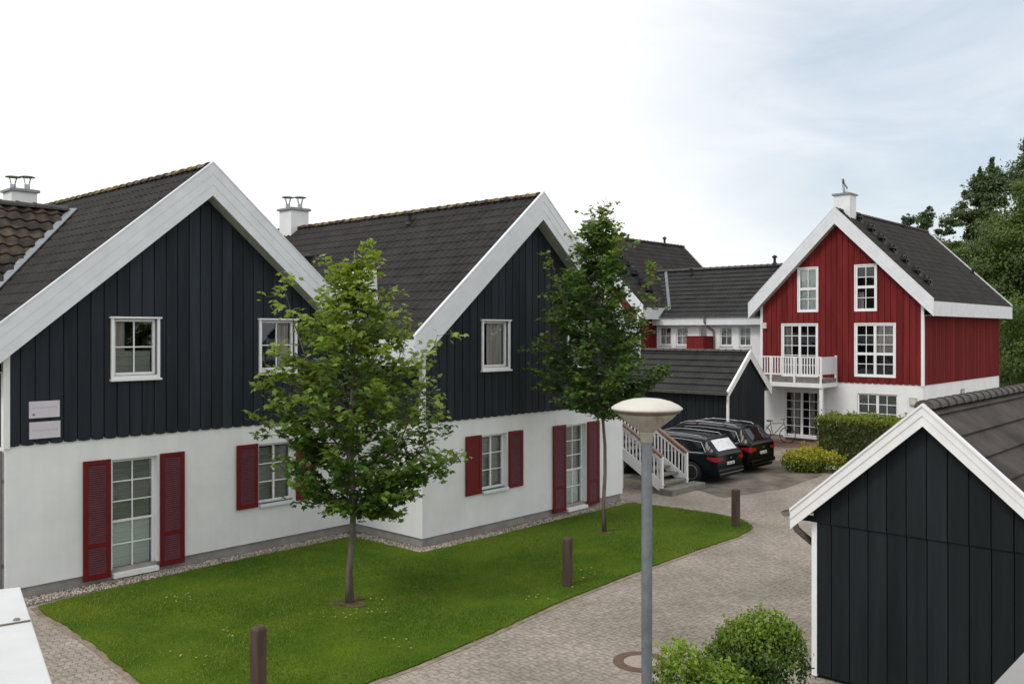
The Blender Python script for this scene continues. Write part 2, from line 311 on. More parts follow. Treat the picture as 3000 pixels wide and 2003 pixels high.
def tile_slope(mb, P0, eu, et, Lu, Lt, tw=.235, course=.335, amp=.016, lift=.012, sub=6, clip=None):
    """pantiles: P0 eave corner, eu along the eave, et up the slope"""
    P0 = Vector(P0); eu = Vector(eu).normalized(); et = Vector(et).normalized(); nn = eu.cross(et)
    if nn.z < 0: nn = -nn; 
    nu = int(Lu/tw*sub)+1; us = [min(Lu, i*tw/sub) for i in range(nu+1)]
    nc = int(math.ceil(Lt/course)); k0 = len(mb.v); rows = []
    for c in range(nc):
        for (t, h) in ((c*course, lift), (min(Lt, (c+1)*course)-.001, 0.0)):
            r = []
            for i, u in enumerate(us):
                ph = (u/tw) % 1.0
                wv = amp*(math.cos(2*math.pi*ph)) if ph < .62 else amp*(math.cos(2*math.pi*.62) + (ph-.62)/.38*(1-math.cos(2*math.pi*.62)))
                r.append(P0 + eu*u + et*t + nn*(h+wv))
            rows.append(mb.pts(r))
    m = len(us); flip = eu.cross(et).z < 0
    for a, b in zip(rows[:-1], rows[1:]):
        for i in range(m-1):
            q = [a+i, a+i+1, b+i+1, b+i]; mb.f.append(q[::-1] if flip else q)
def flat_slope(mb, P0, eu, et, Lu, Lt, course=.34, lift=.02, tw=.33):
    """flat interlocking tiles: small steps, thin joints"""
    P0 = Vector(P0); eu = Vector(eu).normalized(); et = Vector(et).normalized(); nn = eu.cross(et)
    if nn.z < 0: nn = -nn
    nc = int(math.ceil(Lt/course)); nu = int(math.ceil(Lu/tw)); flip = eu.cross(et).z < 0; rnd = random.Random(3)
    for c in range(nc):
        off = (c % 2)*tw/2
        for i in range(-1, nu):
            u0 = max(0, i*tw+off); u1 = min(Lu, (i+1)*tw+off-.006)
            if u1 <= u0: continue
            t0 = c*course; t1 = min(Lt, (c+1)*course+.02); j = rnd.uniform(-.003, .003)
            A = [P0+eu*u0+et*t0+nn*(lift+j), P0+eu*u1+et*t0+nn*(lift+j), P0+eu*u1+et*t1+nn*.003, P0+eu*u0+et*t1+nn*.003]
            B = [P0+eu*u0+et*t0-nn*.006, P0+eu*u1+et*t0-nn*.006]
            k = mb.pts(A+B); fs = [[k, k+1, k+2, k+3], [k+4, k+5, k+1, k]]
            mb.f += [f[::-1] for f in fs] if flip else fs
def ridge_caps(mb, a, b, r=.12, seg=.36, n=8, drop=.03):
    a = Vector(a); b = Vector(b); d = (b-a); Ln = d.length; d.normalize(); sd = Vector((0, 0, 1)).cross(d).normalized(); cnt = max(1, round(Ln/seg)); sg = Ln/cnt
    for i in range(cnt):
        ring = []
        for (t, rr) in ((0, r*1.12), (.055, r*1.12), (.06, r*1.0), (1.06, r*.93)):
            p = a + d*(i*sg + t*sg if t >= 1 else i*sg + t)
            ring.append(mb.pts([p + sd*math.cos(math.pi*j/n)*rr*1.15 + Vector((0, 0, math.sin(math.pi*j/n)*rr - drop)) for j in range(n+1)]))
        for p, q in zip(ring[:-1], ring[1:]):
            for j in range(n): mb.f.append([p+j, p+j+1, q+j+1, q+j])
        mb.f.append([ring[0]+j for j in range(n+1)])

def pane_set(root, M, name, x0, x1, z0, z1, leaves, y=0.0, fw=.065, depth=.07, blind=None, casing=None, sill=None, mw=.024, label=None, e=.022):
    """window = frame mesh with panes, blind and sill below it.  leaves: (fx0,fx1,fz0,fz1,cols,rows) in fractions"""
    f = MB(M); W = x1-x0; H = z1-z0
    f.box((x0, y, z0), (x0+fw, y+depth, z1)); f.box((x1-fw, y, z0), (x1, y+depth, z1)); f.box((x0+fw, y, z0), (x1-fw, y+depth, z0+fw)); f.box((x0+fw, y, z1-fw), (x1-fw, y+depth, z1))
    ix0, ix1, iz0, iz1 = x0+fw, x1-fw, z0+fw, z1-fw; IW = ix1-ix0; IH = iz1-iz0
    for (a, b, c, d, nc, nr) in leaves:
        lx0, lx1, lz0, lz1 = ix0+IW*a, ix0+IW*b, iz0+IH*c, iz0+IH*d
        yy = y+.006
        if a > 0: f.box((lx0, yy, lz0), (lx0+e, y+depth-.01, lz1))
        if b < 1: f.box((lx1-e, yy, lz0), (lx1, y+depth-.01, lz1))
        if c > 0: f.box((lx0+(e if a > 0 else 0), yy, lz0), (lx1-(e if b < 1 else 0), y+depth-.01, lz0+e))
        if d < 1: f.box((lx0+(e if a > 0 else 0), yy, lz1-e), (lx1-(e if b < 1 else 0), y+depth-.01, lz1))
        for i in range(1, nc): xx = lx0+(lx1-lx0)*i/nc; f.box((xx-mw/2, y+.012, lz0+.002), (xx+mw/2, y+.045, lz1-.002))
        for i in range(1, nr): z = lz0+(lz1-lz0)*i/nr; f.box((lx0+.002, y+.015, z-mw/2), (lx1-.002, y+.042, z+mw/2))
    if casing:
        cw, cp = casing
        f.box((x0-cw, y-cp, z0-cw), (x0, y+.03, z1+cw)); f.box((x1, y-cp, z0-cw), (x1+cw, y+.03, z1+cw)); f.box((x0, y-cp, z1), (x1, y+.03, z1+cw)); f.box((x0, y-cp, z0-cw), (x1, y+.03, z0))
    ob = f.build(name, 'white', root, bevel=.004)
    if label: ob['label'] = label
    g = MB(M); k = g.pts([(x0+fw*.6, y+.034, z0+fw*.6), (x1-fw*.6, y+.034, z0+fw*.6), (x1-fw*.6, y+.034, z1-fw*.6), (x0+fw*.6, y+.034, z1-fw*.6)]); g.f.append([k, k+1, k+2, k+3]); g.build('pane', 'glass', ob)
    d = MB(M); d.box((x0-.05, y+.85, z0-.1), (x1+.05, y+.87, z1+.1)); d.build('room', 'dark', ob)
    for bl in (blind or []):
        a, b, c, e, m = bl; t = MB(M); n = 26; ax = ix0+IW*a; bx = ix0+IW*b; cz = iz0+IH*c; ez = iz0+IH*e
        if m == 'curtain':
            k = []
            for i in range(n+1):
                xx = ax+(bx-ax)*i/n; yy = y+.11+.018*math.sin(i*1.7); k.append(t.pts([(xx, yy, cz), (xx, yy, ez)]))
            for p, q in zip(k[:-1], k[1:]): t.f.append([p, q, q+1, p+1])
        else:
            ns = max(4, int((ez-cz)/.03)); k = []
            for i in range(ns+1):
                z = cz+(ez-cz)*i/ns; yy = y+.105+.008*(i % 2); k.append(t.pts([(ax, yy, z), (bx, yy, z)]))
            for p, q in zip(k[:-1], k[1:]): t.f.append([p, p+1, q+1, q])
        t.build('curtain' if m == 'curtain' else 'blind', m, ob)
    if sill:
        (sx, sy, sz, sm) = sill; t = MB(M); t.prism([(x0-sx, z0-sz), (x1+sx, z0-sz), (x1+sx, z0-.004), (x0-sx, z0-.004)], y-sy, y-.004); t.build('sill', sm, ob, bevel=.004)
    return ob

def shutter(root, M, x0, x1, z0, z1, rail=None, solid=False):
    f = MB(M); e = .085; y0, y1 = -.055, -.015
    zs = [z0, z1]; f.box((x0, y0, z0), (x0+e, y1, z1)); f.box((x1-e, y0, z0), (x1, y1, z1))
    f.box((x0+e, y0, z0), (x1-e, y1, z0+e*1.3)); f.box((x0+e, y0, z1-e), (x1-e, y1, z1))
    spans = [(z0+e*1.3, z1-e)]
    if rail: f.box((x0+e, y0, rail-e/2), (x1-e, y1, rail+e/2)); spans = [(z0+e*1.3, rail-e/2), (rail+e/2, z1-e)]
    ob = f.build('shutter', 'redp', root, bevel=.005)
    for a, b in spans:
        t = MB(M)
        if solid: t.box((x0+e+.001, y0+.01, a+.001), (x1-e-.001, y1-.004, b-.001)); t.build('panel', 'redp', ob)
        else:
            n = int((b-a)/.04)
            for i in range(n):
                z = a+(b-a)*i/n; k = t.pts([(x0+e, y0+.006, z), (x1-e, y0+.006, z), (x1-e, y1-.006, z+.036), (x0+e, y1-.006, z+.036), (x0+e, y0+.001, z+.006), (x1-e, y0+.001, z+.006), (x1-e, y1-.01, z+.04), (x0+e, y1-.01, z+.04)])
                t.f += [[k+4, k+5, k+6, k+7], [k, k+1, k+5, k+4], [k, k+3, k+2, k+1]]
            t.box((x0+e, y1-.004, a), (x1-e, y1-.001, b)); t.build('louvres', 'louvre', ob)
    return ob

def chimney(root, x, y, z0, z1, w=.68, cowls='pair', flip=False):
    c = MB(); c.box((x-w/2, y-w/2, z0), (x+w/2, y+w/2, z1-.08)); ob = c.build('chimney', 'render', root, bevel=.01)
    k = MB(); k.prism([(x-w/2-.06, z1-.08), (x+w/2+.06, z1-.08), (x+w/2+.06, z1-.02), (x+w/2, z1), (x-w/2, z1), (x-w/2-.06, z1-.02)], y-w/2-.06, y+w/2+.06); k.build('chimney_cap', 'lead', ob)
    if cowls == 'pair':
        for s in (-1, 1):
            px, py = x+s*.14, y-s*.14; t = MB()
            t.tube([(px, py, z1), (px, py, z1+.16)], .075, 12)
            for q in range(4):
                a = q*math.pi/2+.4; t.bar((px+.06*math.cos(a), py+.06*math.sin(a), z1+.15), (px+.13*math.cos(a), py+.13*math.sin(a), z1+.36), .016, .016)
            t.lathe([(.20, z1+.36), (.21, z1+.375), (.12, z1+.40), (.01, z1+.405)], (px, py), 16)
            t.build('cowl', 'metal', ob)
    else:
        t = MB()   # leaning vane cowl: a tilted hood on struts
        t.tube([(x, y, z1), (x, y, z1+.12)], .08, 12)
        for s in (-1, 1): t.bar((x, y+.12*s, z1+.02), (x, y+.26*s, z1+.34), .025, .025); t.bar((x, y+.26*s, z1+.34), (x, y+.05*s, z1+.40), .02, .02)
        t.bar((x, y+.24, z1+.27), (x, y-.26, z1+.56), .05, .05); t.bar((x, y-.05, z1+.12), (x, y-.12, z1+.46), .03, .03)
        t.bar((x, y-.12, z1+.40), (x, y-.22, z1+.62), .10, .04); t.build('cowl', 'metal', ob)
    return ob

def gable_house(root, W, D, xc, zr, s, half, side, tile, cladz, holes_front, holes_clad, depth_v=.66, over=.37, sides='LR', ridge_m='ridge', sub=6, rake_lim=(None, None), eaveL=True, eaveR=True, flat=False, side_scallop=.03, holes_right=(), fasc=.22):
    zt = lambda x: zr - s*abs(x-xc)
    cs = 1/math.sqrt(1+s*s)
    # masonry
    mb = MB(); masonry(mb, 0, W, .2, cladz, holes_front, 0, .30); mb.build('wall', 'render', root)
    if 'L' in sides: q = MB(Matrix.Translation((0, D, 0)) @ Matrix.Rotation(R(-90), 4, 'Z')); masonry(q, 0, D-.30, .2, cladz, [], 0, .30); q.build('wall', 'render', root)
    if 'R' in sides: q = MB(Matrix.Translation((W, 0, 0)) @ Matrix.Rotation(R(90), 4, 'Z')); masonry(q, .30, D, .2, cladz, list(holes_right), 0, .30); q.build('wall', 'render', root)
    q = MB(); q.box((.3, D-.3, .2), (W-.3, D, cladz)); q.build('wall', 'render', root)
    p = MB(); p.box((.045, .045, -.1), (W-.045, D-.045, .2)); p.build('plinth', 'plinth', root)
    # backing of the upper storey
    te = .07; hw = half - .0
    def topin(x): return zt(x) - .16
    b = MB()
    hs = list(holes_clad)
    for (c, d) in cells(0, W, [xc]+[h[0] for h in hs]+[h[1] for h in hs]):
        m = (c+d)/2; hh = sorted([h for h in hs if h[0] < m < h[1]], key=lambda h: h[2]); z = cladz
        for h in hh:
            if h[2] > z: b.prism([(c, z), (d, z), (d, h[2]), (c, h[2])], .0, .20)
            z = h[3]
        b.prism([(c, z), (d, z), (d, topin(d)), (c, topin(c))], .0, .20)
    b.prism([(0, cladz), (W, cladz), (W, topin(W)), (xc, topin(xc)), (0, topin(0))], D-.2, D)
    b.box((0, .2, cladz), (.2, D-.2, topin(0))); b.box((W-.2, .2, cladz), (W, D-.2, topin(W)))
    b.build('inner_wall', side, root)
    c = MB(); boards(c, 0, W, cladz-.02, lambda x: zt(x)-.20, hs, -.004, apex=xc, seed=int(W*10)); c.build('board_cladding', side, root)
    if 'L' in sides:
        q = MB(Matrix.Translation((0, D, 0)) @ Matrix.Rotation(R(-90), 4, 'Z')); boards(q, 0, D, cladz-.02, lambda x: zt(0)-.12, [], -.004, scallop=side_scallop, seed=5); q.build('board_cladding', side, root)
    if 'R' in sides:
        q = MB(Matrix.Translation((W, 0, 0)) @ Matrix.Rotation(R(90), 4, 'Z')); boards(q, 0, D, cladz-.02, lambda x: zt(W)-.12, [], -.004, scallop=side_scallop, seed=6); q.build('board_cladding', side, root)
    # corner boards
    for x in (0, W):
        k = MB(); a, e = (-.05, .06) if x == 0 else (W-.06, W+.05)
        k.box((a, -.055, cladz-.07), (e, .06, zt(x)-.2)); k.build('corner_board', 'white', root, bevel=.005)
    # roof
    slope_len = half/cs; y0 = -over+.03; Lu = D+over+.30
    rf = MB()
    for sg in (-1, 1):
        P0 = (xc+sg*half, y0, zr - s*half); et = Vector((-sg, 0, s)).normalized()
        (flat_slope if flat else tile_slope)(rf, P0, (0, 1, 0), et, Lu, slope_len, **({} if flat else dict(sub=sub)))
    ro = rf.build('roof', tile, root, smooth=False)
    d = MB()
    zt2 = lambda x: zt(x)-.03/cs
    d.prism([(xc-half+.03, zt2(xc-half+.03)-.10), (xc, zt2(xc)-.12), (xc, zt2(xc)), (xc-half+.03, zt2(xc-half+.03))], y0+.02, y0+Lu-.02)
    d.prism([(xc, zt2(xc)-.12), (xc+half-.03, zt2(xc+half-.03)-.10), (xc+half-.03, zt2(xc+half-.03)), (xc, zt2(xc))], y0+.02, y0+Lu-.02)
    d.build('roof_deck', 'soffit', ro)
    rc = MB(); ridge_caps(rc, (xc, y0+.10, zr+.0), (xc, y0+Lu, zr+.0), r=.095, drop=.035); rc.build('ridge_tiles', ridge_m, ro)
    # bargeboards: three overlapping boards each side
    for yb, yd in ((-over, -over+.03), (D+.27, D+.30)):
        for sg in (-1, 1):
            lim = rake_lim[0] if sg < 0 else rake_lim[1]; xe = xc+sg*half if lim is None else lim
            k = MB(); nb = 3
            for i in range(nb):
                o1 = depth_v*i/nb - (.025 if i else -.0); o2 = depth_v*(i+1)/nb; yy = yb + .006*i
                zt_ = lambda x, o: zt(x) + .035 - o
                pl = [(xe, zt_(xe, o2)), (xc, zt_(xc, o2)), (xc, zt_(xc, o1)), (xe, zt_(xe, o1))]
                if sg > 0: pl = [(xc, zt_(xc, o2)), (xe, zt_(xe, o2)), (xe, zt_(xe, o1)), (xc, zt_(xc, o1))]
                k.prism(pl, yy-.012, yd-.001*i)
            k.build('bargeboard', 'trim', root)
            k = MB(); a = xe; pl = [(a, zt(a)+.035), (xc, zt(xc)+.035), (xc, zt(xc)+.07), (a, zt(a)+.07)]
            if sg > 0: pl = [(xc, zt(xc)+.035), (a, zt(a)+.035), (a, zt(a)+.07), (xc, zt(xc)+.07)]
            k.prism(pl, yb-.022, yb+.06); k.build('verge_strip', 'trim', root)
    # verge soffit
    k = MB()
    for sg in (-1, 1):
        lim = rake_lim[0] if sg < 0 else rake_lim[1]; a = xc+sg*(half-.02) if lim is None else lim
        o = depth_v-.04
        pl = [(a, zt(a)-o), (xc, zt(xc)-o), (xc, zt(xc)-o+.02), (a, zt(a)-o+.02)]
        if sg > 0: pl = [(xc, zt(xc)-o), (a, zt(a)-o), (a, zt(a)-o+.02), (xc, zt(xc)-o+.02)]
        k.prism(pl, -over+.03, -.032)
    k.build('verge_soffit', 'soffit', root)
    # eaves
    for sg, on in ((-1, eaveL), (1, eaveR)):
        if on is False: continue
        ylen = (D+.3) if on is True else on
        xe = xc+sg*half; ze = zr-s*half; k = MB(); a, b2 = sorted((xe, xe-sg*.025))
        k.box((a, -over+.032, ze-depth_v+.06), (b2, ylen, ze-.03)); k.build('eave_fascia', 'trim', root)
        k = MB(); wx = 0 if sg < 0 else W; a, b2 = sorted((xe-sg*.025, wx)); k.box((a, -.03, ze-depth_v+.08), (b2, ylen, ze-depth_v+.10)); k.build('eave_soffit', 'soffit', root)
    return ro

# ================================================================ GROUND
def sheet(name, poly, z, m, thick=0):
    b = MB(); k = b.pts([(x, y, z) for x, y in poly]); b.f.append([k+i for i in range(len(poly))])
    o = b.build(name, m); return tag(o, kind='structure')
sheet('ground', [(-500, -500), (900, -500), (900, 900), (-500, 900)], -.02, 'ground')
sheet('paving', [(-20, -25), (60, -25), (60, 24.5), (-20, 24.5)], 0.0, 'paving')
LAWN = [(5.77,16.40),(5.71,15.91),(5.72,14.85),(5.64,13.5),(5.52,12.32),(5.40,11.3),(5.5,10.4),(6.2,9.75),(7.52,9.55),(8.44,9.54),(9.8,9.65),(11.08,9.8),(12.27,9.93),(14.91,10.05),(16.95,10.07),(18.64,10.04),(19.52,10.15),(19.89,10.31),(20.44,10.89),(20.60,11.7),(20.57,12.73),(20.46,13.76),(20.35,14.20),(17.76,14.22),(14.39,14.22),(12.72,14.28),(12.66,16.62),(9.22,16.62)]
_r = random.Random(2); _L = []
for i, p in enumerate(LAWN):
    q = LAWN[(i+1) % len(LAWN)]; n_ = max(1, int(math.dist(p, q)/.13))
    for k in range(n_):
        u = k/n_; a = .013; _L.append((p[0]+(q[0]-p[0])*u+_r.gauss(0, a), p[1]+(q[1]-p[1])*u+_r.gauss(0, a)))
b = MB(); b.slab(_L, -.01, .03); tag(b.build('lawn', 'turf'), kind='structure')
b = MB()
cxm = 13.0; cym = 12.4
for i in range(0, 23):
    p = Vector(LAWN[i]); q = Vector(LAWN[(i+1)]); d = (q-p).normalized(); nrm = Vector((d.y, -d.x))
    if (p+nrm*.1-Vector((cxm, cym))).length < (p-Vector((cxm, cym))).length: nrm = -nrm
    b.slab([tuple(p), tuple(p+nrm*.10), tuple(q+nrm*.10), tuple(q)], -.01, .008)
tag(b.build('lawn_edging', 'edging'), kind='structure')
sheet('parking_bay', [(22.8, 12.7), (23.6, 14.2), (23.8, 16.9), (30.8, 16.9), (30.8, 13.4), (28.6, 12.3), (25.5, 12.1)], .004, 'bay')
sheet('patio', [(34.6, 15.1), (36.92, 15.1), (36.92, 18.6), (34.6, 18.6)], .012, 'patio')
sheet('gravel_strip', [(5.1, 16.55), (12.6, 16.55), (12.6, 14.15), (20.65, 14.15), (20.65, 14.75), (13.2, 14.75), (13.2, 17.2), (5.1, 17.2)], .004, 'gravelbed')
# pebbles
rng = np.random.default_rng(4)
oct_v = np.array([(1,0,0),(-1,0,0),(0,1,0),(0,-1,0),(0,0,1),(0,0,-1)], float); oct_f = np.array([(0,2,4),(2,1,4),(1,3,4),(3,0,4),(2,0,5),(1,2,5),(3,1,5),(0,3,5)])
def pebble_field(rects, n):
    P = []
    for (x0, y0, x1, y1) in rects:
        k = int(n*(x1-x0)*(y1-y0)); P.append(np.c_[rng.uniform(x0, x1, k), rng.uniform(y0, y1, k), np.full(k, .012)])
    P = np.vstack(P); k = len(P); sc = rng.uniform(.008, .022, (k, 1))*rng.uniform(.6, 1.5, (k, 3)); V = oct_v[None]*sc[:, None]; a = rng.uniform(0, 6.28, k); c, s = np.cos(a)[:, None], np.sin(a)[:, None]
    V = np.stack([V[..., 0]*c-V[..., 1]*s, V[..., 0]*s+V[..., 1]*c, V[..., 2]], -1)+P[:, None]
    F = (oct_f[None]+6*np.arange(k)[:, None, None]).reshape(-1, 3); m = len(F)
    return raw_mesh('gravel', V.reshape(-1, 3), F.ravel(), np.arange(m)*3, np.full(m, 3), 'pebble')
gv = pebble_field([(5.5, 16.62, 12.75, 17.06), (12.66, 14.3, 13.04, 16.7), (12.7, 14.22, 20.5, 14.62)], 1500)
tag(gv, 'strip of small mixed pebbles between the lawn and the white house walls', 'gravel', kind='stuff')
# grass blades
def in_poly(P, poly):
    x, y = P[:, 0], P[:, 1]; ins = np.zeros(len(P), bool); j = len(poly)-1
    for i in range(len(poly)):
        xi, yi = poly[i]; xj, yj = poly[j]
        c = ((yi > y) != (yj > y)) & (x < (xj-xi)*(y-yi)/(yj-yi+1e-12)+xi); ins ^= c; j = i
    return ins
def grass(n, poly, z, hmin, hmax):
    P = np.c_[rng.uniform(5.2, 20.8, n), rng.uniform(9.3, 16.8, n)]; P = P[in_poly(P+rng.normal(0, .03, P.shape), poly)]; k = len(P)
    a = rng.uniform(0, 6.28, k); h = rng.uniform(hmin, hmax, k)*(0.75+.5*(np.sin(P[:, 0]*1.9+np.sin(P[:, 1]*1.3)*2)*.5+.5)); wd = rng.uniform(.005, .010, k)
    lean = rng.normal(0, .45, (k, 2))*h[:, None]; d = np.c_[np.cos(a), np.sin(a)]*wd[:, None]; Z = np.full(k, z)
    V = np.stack([np.c_[P-d, Z], np.c_[P+d, Z], np.c_[P+lean, Z+h]], 1).reshape(-1, 3)
    worn = np.exp(-((P[:, 0]-5.8)**2/.35+(P[:, 1]-15.2)**2/2.5))+np.exp(-((P[:, 0]-9.6)**2/.5+(P[:, 1]-12.4)**2/.35))*.8+np.exp(-((P[:, 0]-5.7)**2/.2+(P[:, 1]-11.5)**2/1.2))*.8
    patch = worn*1.2+(np.sin(P[:, 0]*1.1+1.7*np.sin(P[:, 1]*.8))+np.sin(P[:, 1]*2.3+P[:, 0]*.6))*.25+.3
    new = np.repeat(np.clip(patch+rng.normal(0, .25, k), 0, 1), 3)
    return raw_mesh('grass', V, np.arange(3*k), np.arange(k)*3, np.full(k, 3), 'blade', new=new)
gr = grass(260000, LAWN, .02, .015, .045); tag(gr, 'short mown grass of the lawn in front of the two dark houses', 'grass', kind='stuff')
b = MB()
rd = random.Random(8)
for c in [(9.0, 12.0), (9.9, 12.3), (9.4, 11.8), (7.6, 14.9), (7.2, 12.6), (7.7, 15.1), (6.4, 12.1), (8.7, 10.4), (11.9, 10.4), (14.0, 10.6), (13.1, 10.5)]:
    for k in range(7):
        x, y = c[0]+rd.gauss(0, .16), c[1]+rd.gauss(0, .16); r = rd.uniform(.012, .024); z = .06+rd.uniform(0, .02)
        kk = b.pts([(x+r*math.cos(a), y+r*math.sin(a), z+rd.uniform(-.006, .006)) for a in (0, 1.26, 2.5, 3.77, 5.03)]); b.f.append([kk+i for i in range(5)])
tag(b.build('clover', 'daisy'), 'pale clover leaves dotted through the lawn', 'clover', kind='stuff')

# ================================================================ DARK HOUSES
def dark_house(loc, W, xc, label, rake_lim, sides, eL, eR, door, win, uw, solidleft):
    h = thing('house', loc, 0, label, 'house', 'dark timber and white render gable houses')
    (da, db), (wa, wb) = door, win
    fr = [(da, db, .13, 2.30), (wa, wb, 1.0, 2.30)]; cl = [(a, b_, 3.90, 5.0) for a, b_ in uw]
    gable_house(h, W, 12.0, xc, 8.14, .84, 4.21, 'navy', 'tile', 2.76, fr, cl, rake_lim=rake_lim, sides=sides, eaveL=eL, eaveR=eR)
    I = Matrix()
    pane_set(h, I, 'french_window', da+.004, db-.004, .134, 2.296, [(0, 1, .44, 1, 2, 3), (0, 1, 0, .44, 2, 2)], y=.12, blind=[(0, 1, .44, 1, 'blind'), (0, 1, 0, .43, 'blindg')], sill=(-.004, .20, .09, 'white'), fw=.06)
    pane_set(h, I, 'window', wa+.004, wb-.004, 1.004, 2.296, [(0, .5, 0, 1, 1, 3), (.5, 1, 0, 1, 1, 3)], y=.12, blind=[(0, 1, 0, .96, 'blind')], sill=(-.004, .20, .07, 'trim'), fw=.055)
    shutter(h, I, da-.55, da-.04, .09, 2.33, .74); shutter(h, I, db+.03, db+.54, .09, 2.33, .74)
    shutter(h, I, wa-.55, wa-.04, .96, 2.33, None, solidleft); shutter(h, I, wb+.03, wb+.54, .96, 2.33)
    for i, (a, b_) in enumerate(uw):
        two = [(0, 1, 0, 1, 2, 2)] if not solidleft else [(0, 1, 0, 1, 1, 1)]
        bl = [(0, 1, 0, .42, 'blind'), (0, .3, .42, 1, 'curtain')] if (i == 0 and not solidleft) else ([(.3, 1, 0, 1, 'curtain')] if solidleft else [(.55, 1, 0, 1, 'curtain')])
        o = pane_set(h, I, 'window', a+.004, b_-.004, 3.904, 4.996, two, y=.012, blind=bl, casing=None, fw=.055)
        t = MB(); c = .055
        t.box((a-c, -.075, 3.90), (a, -.03, 5.0)); t.box((b_, -.075, 3.90), (b_+c, -.03, 5.0)); t.box((a-c-.03, -.10, 5.0), (b_+c+.03, -.03, 5.035)); t.box((a-c, -.075, 3.84), (b_+c, -.03, 3.90))
        t.prism([(a-c-.02, 3.80), (b_+c+.02, 3.80), (b_+c+.02, 3.84), (a-c-.02, 3.84)], -.12, -.03)
        t.build('casing', 'white', o, bevel=.004)
    return h
H1 = dark_house((5.5, 17.09, 0), 7.56, 3.74, 'dark blue boarded gable house on the left, with two white signs by its corner', (None, 7.54), 'L', True, False, (1.86, 2.76), (5.02, 5.92), [(1.87, 2.72), (5.05, 5.90)], False)
H2 = dark_house((13.07, 14.65, 0), 7.53, 3.67, 'dark blue boarded gable house in the middle, nearer the lawn, beside the outside stairs', (None, None), 'LR', 2.04, True, (5.0, 5.86), (1.86, 2.74), [(1.87, 2.73), (5.05, 5.90)], True)
for h in (H1, H2):
    for c in [c for c in h.children if c.name.startswith('corner_board')]:
        if h is H1 and max(v.co.x for v in c.data.vertices) > 7.4: bpy.data.objects.remove(c)
chimney(H1, 3.74, 10.42, 7.2, 8.78); chimney(H2, 3.67, 10.42, 7.2, 8.78)
# white boarded infill between the two roofs, roof fittings
b = MB(); b.prism([(7.25, 5.05), (7.62, 5.05), (8.06, 5.42), (8.02, 6.22), (7.4, 6.18), (6.82, 5.72)], -.30, -.05); b.build('valley_screen', 'white', H1)
b = MB(); b.bar((8.12, -.34, 5.50), (7.10, -.42, 4.64), .12, .03); b.build('valley_flashing', 'lead', H1)
def vent(root, p, slope_dir, name='roof_vent', s=1.0):
    x, y, z = p; t = MB(); t.tube([(x, y, z-.15), (x, y, z+.22*s)], .055*s, 12); t.lathe([(.10*s, z+.22*s), (.11*s, z+.27*s), (.02*s, z+.34*s)], (x, y), 14); t.lathe([(.11*s, z-.05), (.08*s, z+.04)], (x, y), 14)
    return t.build(name, 'black_plastic', root)
vent(H2, (16.25-13.07, 18.75-14.65, 7.75), 1); vent(H2, (14.9-13.07, 21.6-14.65, 6.62), 1, s=1.1)
b = MB()
for yy in (7.3, 7.9): b.bar((2.2, yy, 6.8), (2.2, yy, 7.95), .06, .06)
b.box((2.0, 7.2, 6.72), (2.4, 8.0, 6.95)); b.build('roof_hatch', 'black_plastic', H2)
b = MB(); b.tube([(-.06, .10, 2.65), (-.06, .10, .1)], .045, 12)
for z in (.6, 2.1): b.box((-.03, .05, z), (0, .15, z+.04))
b.build('downpipe', 'zinc', H1)
# house signs
def sign(x0, x1, z0, z1, label, emb):
    t = thing('sign', (x0, 17.09, z0), 0, label, 'sign', 'white name boards on the left dark house'); W = x1-x0; H = z1-z0
    b = MB(); b.box((0, -.055, 0), (W, -.032, H)); b.build('board', 'sign', t, bevel=.003)
    b = MB(); r = random.Random(int(z0*10)); x = .05
    zc = H*.62 if emb else H*.5
    while x < W-.06:
        l_ = r.uniform(.02, .06); b.box((x, -.0565, zc-.012), (min(x+l_, W-.05), -.0552, zc+.012)); x += l_+.012
    b.build('lettering', 'ink', t)
    if emb: b = MB(Matrix.Translation((.075, -.056, .065)) @ Matrix.Rotation(R(90), 4, 'X')); b.lathe([(.022, 0), (.022, .002)], (0, 0), 16); b.build('emblem', 'emblem', t)
sign(5.87, 6.39, 3.20, 3.50, 'upper white name board on the left dark house, with a small dark round mark', True)
sign(5.875, 6.40, 2.83, 3.13, 'lower white name board on the left dark house, just above the white wall', False)

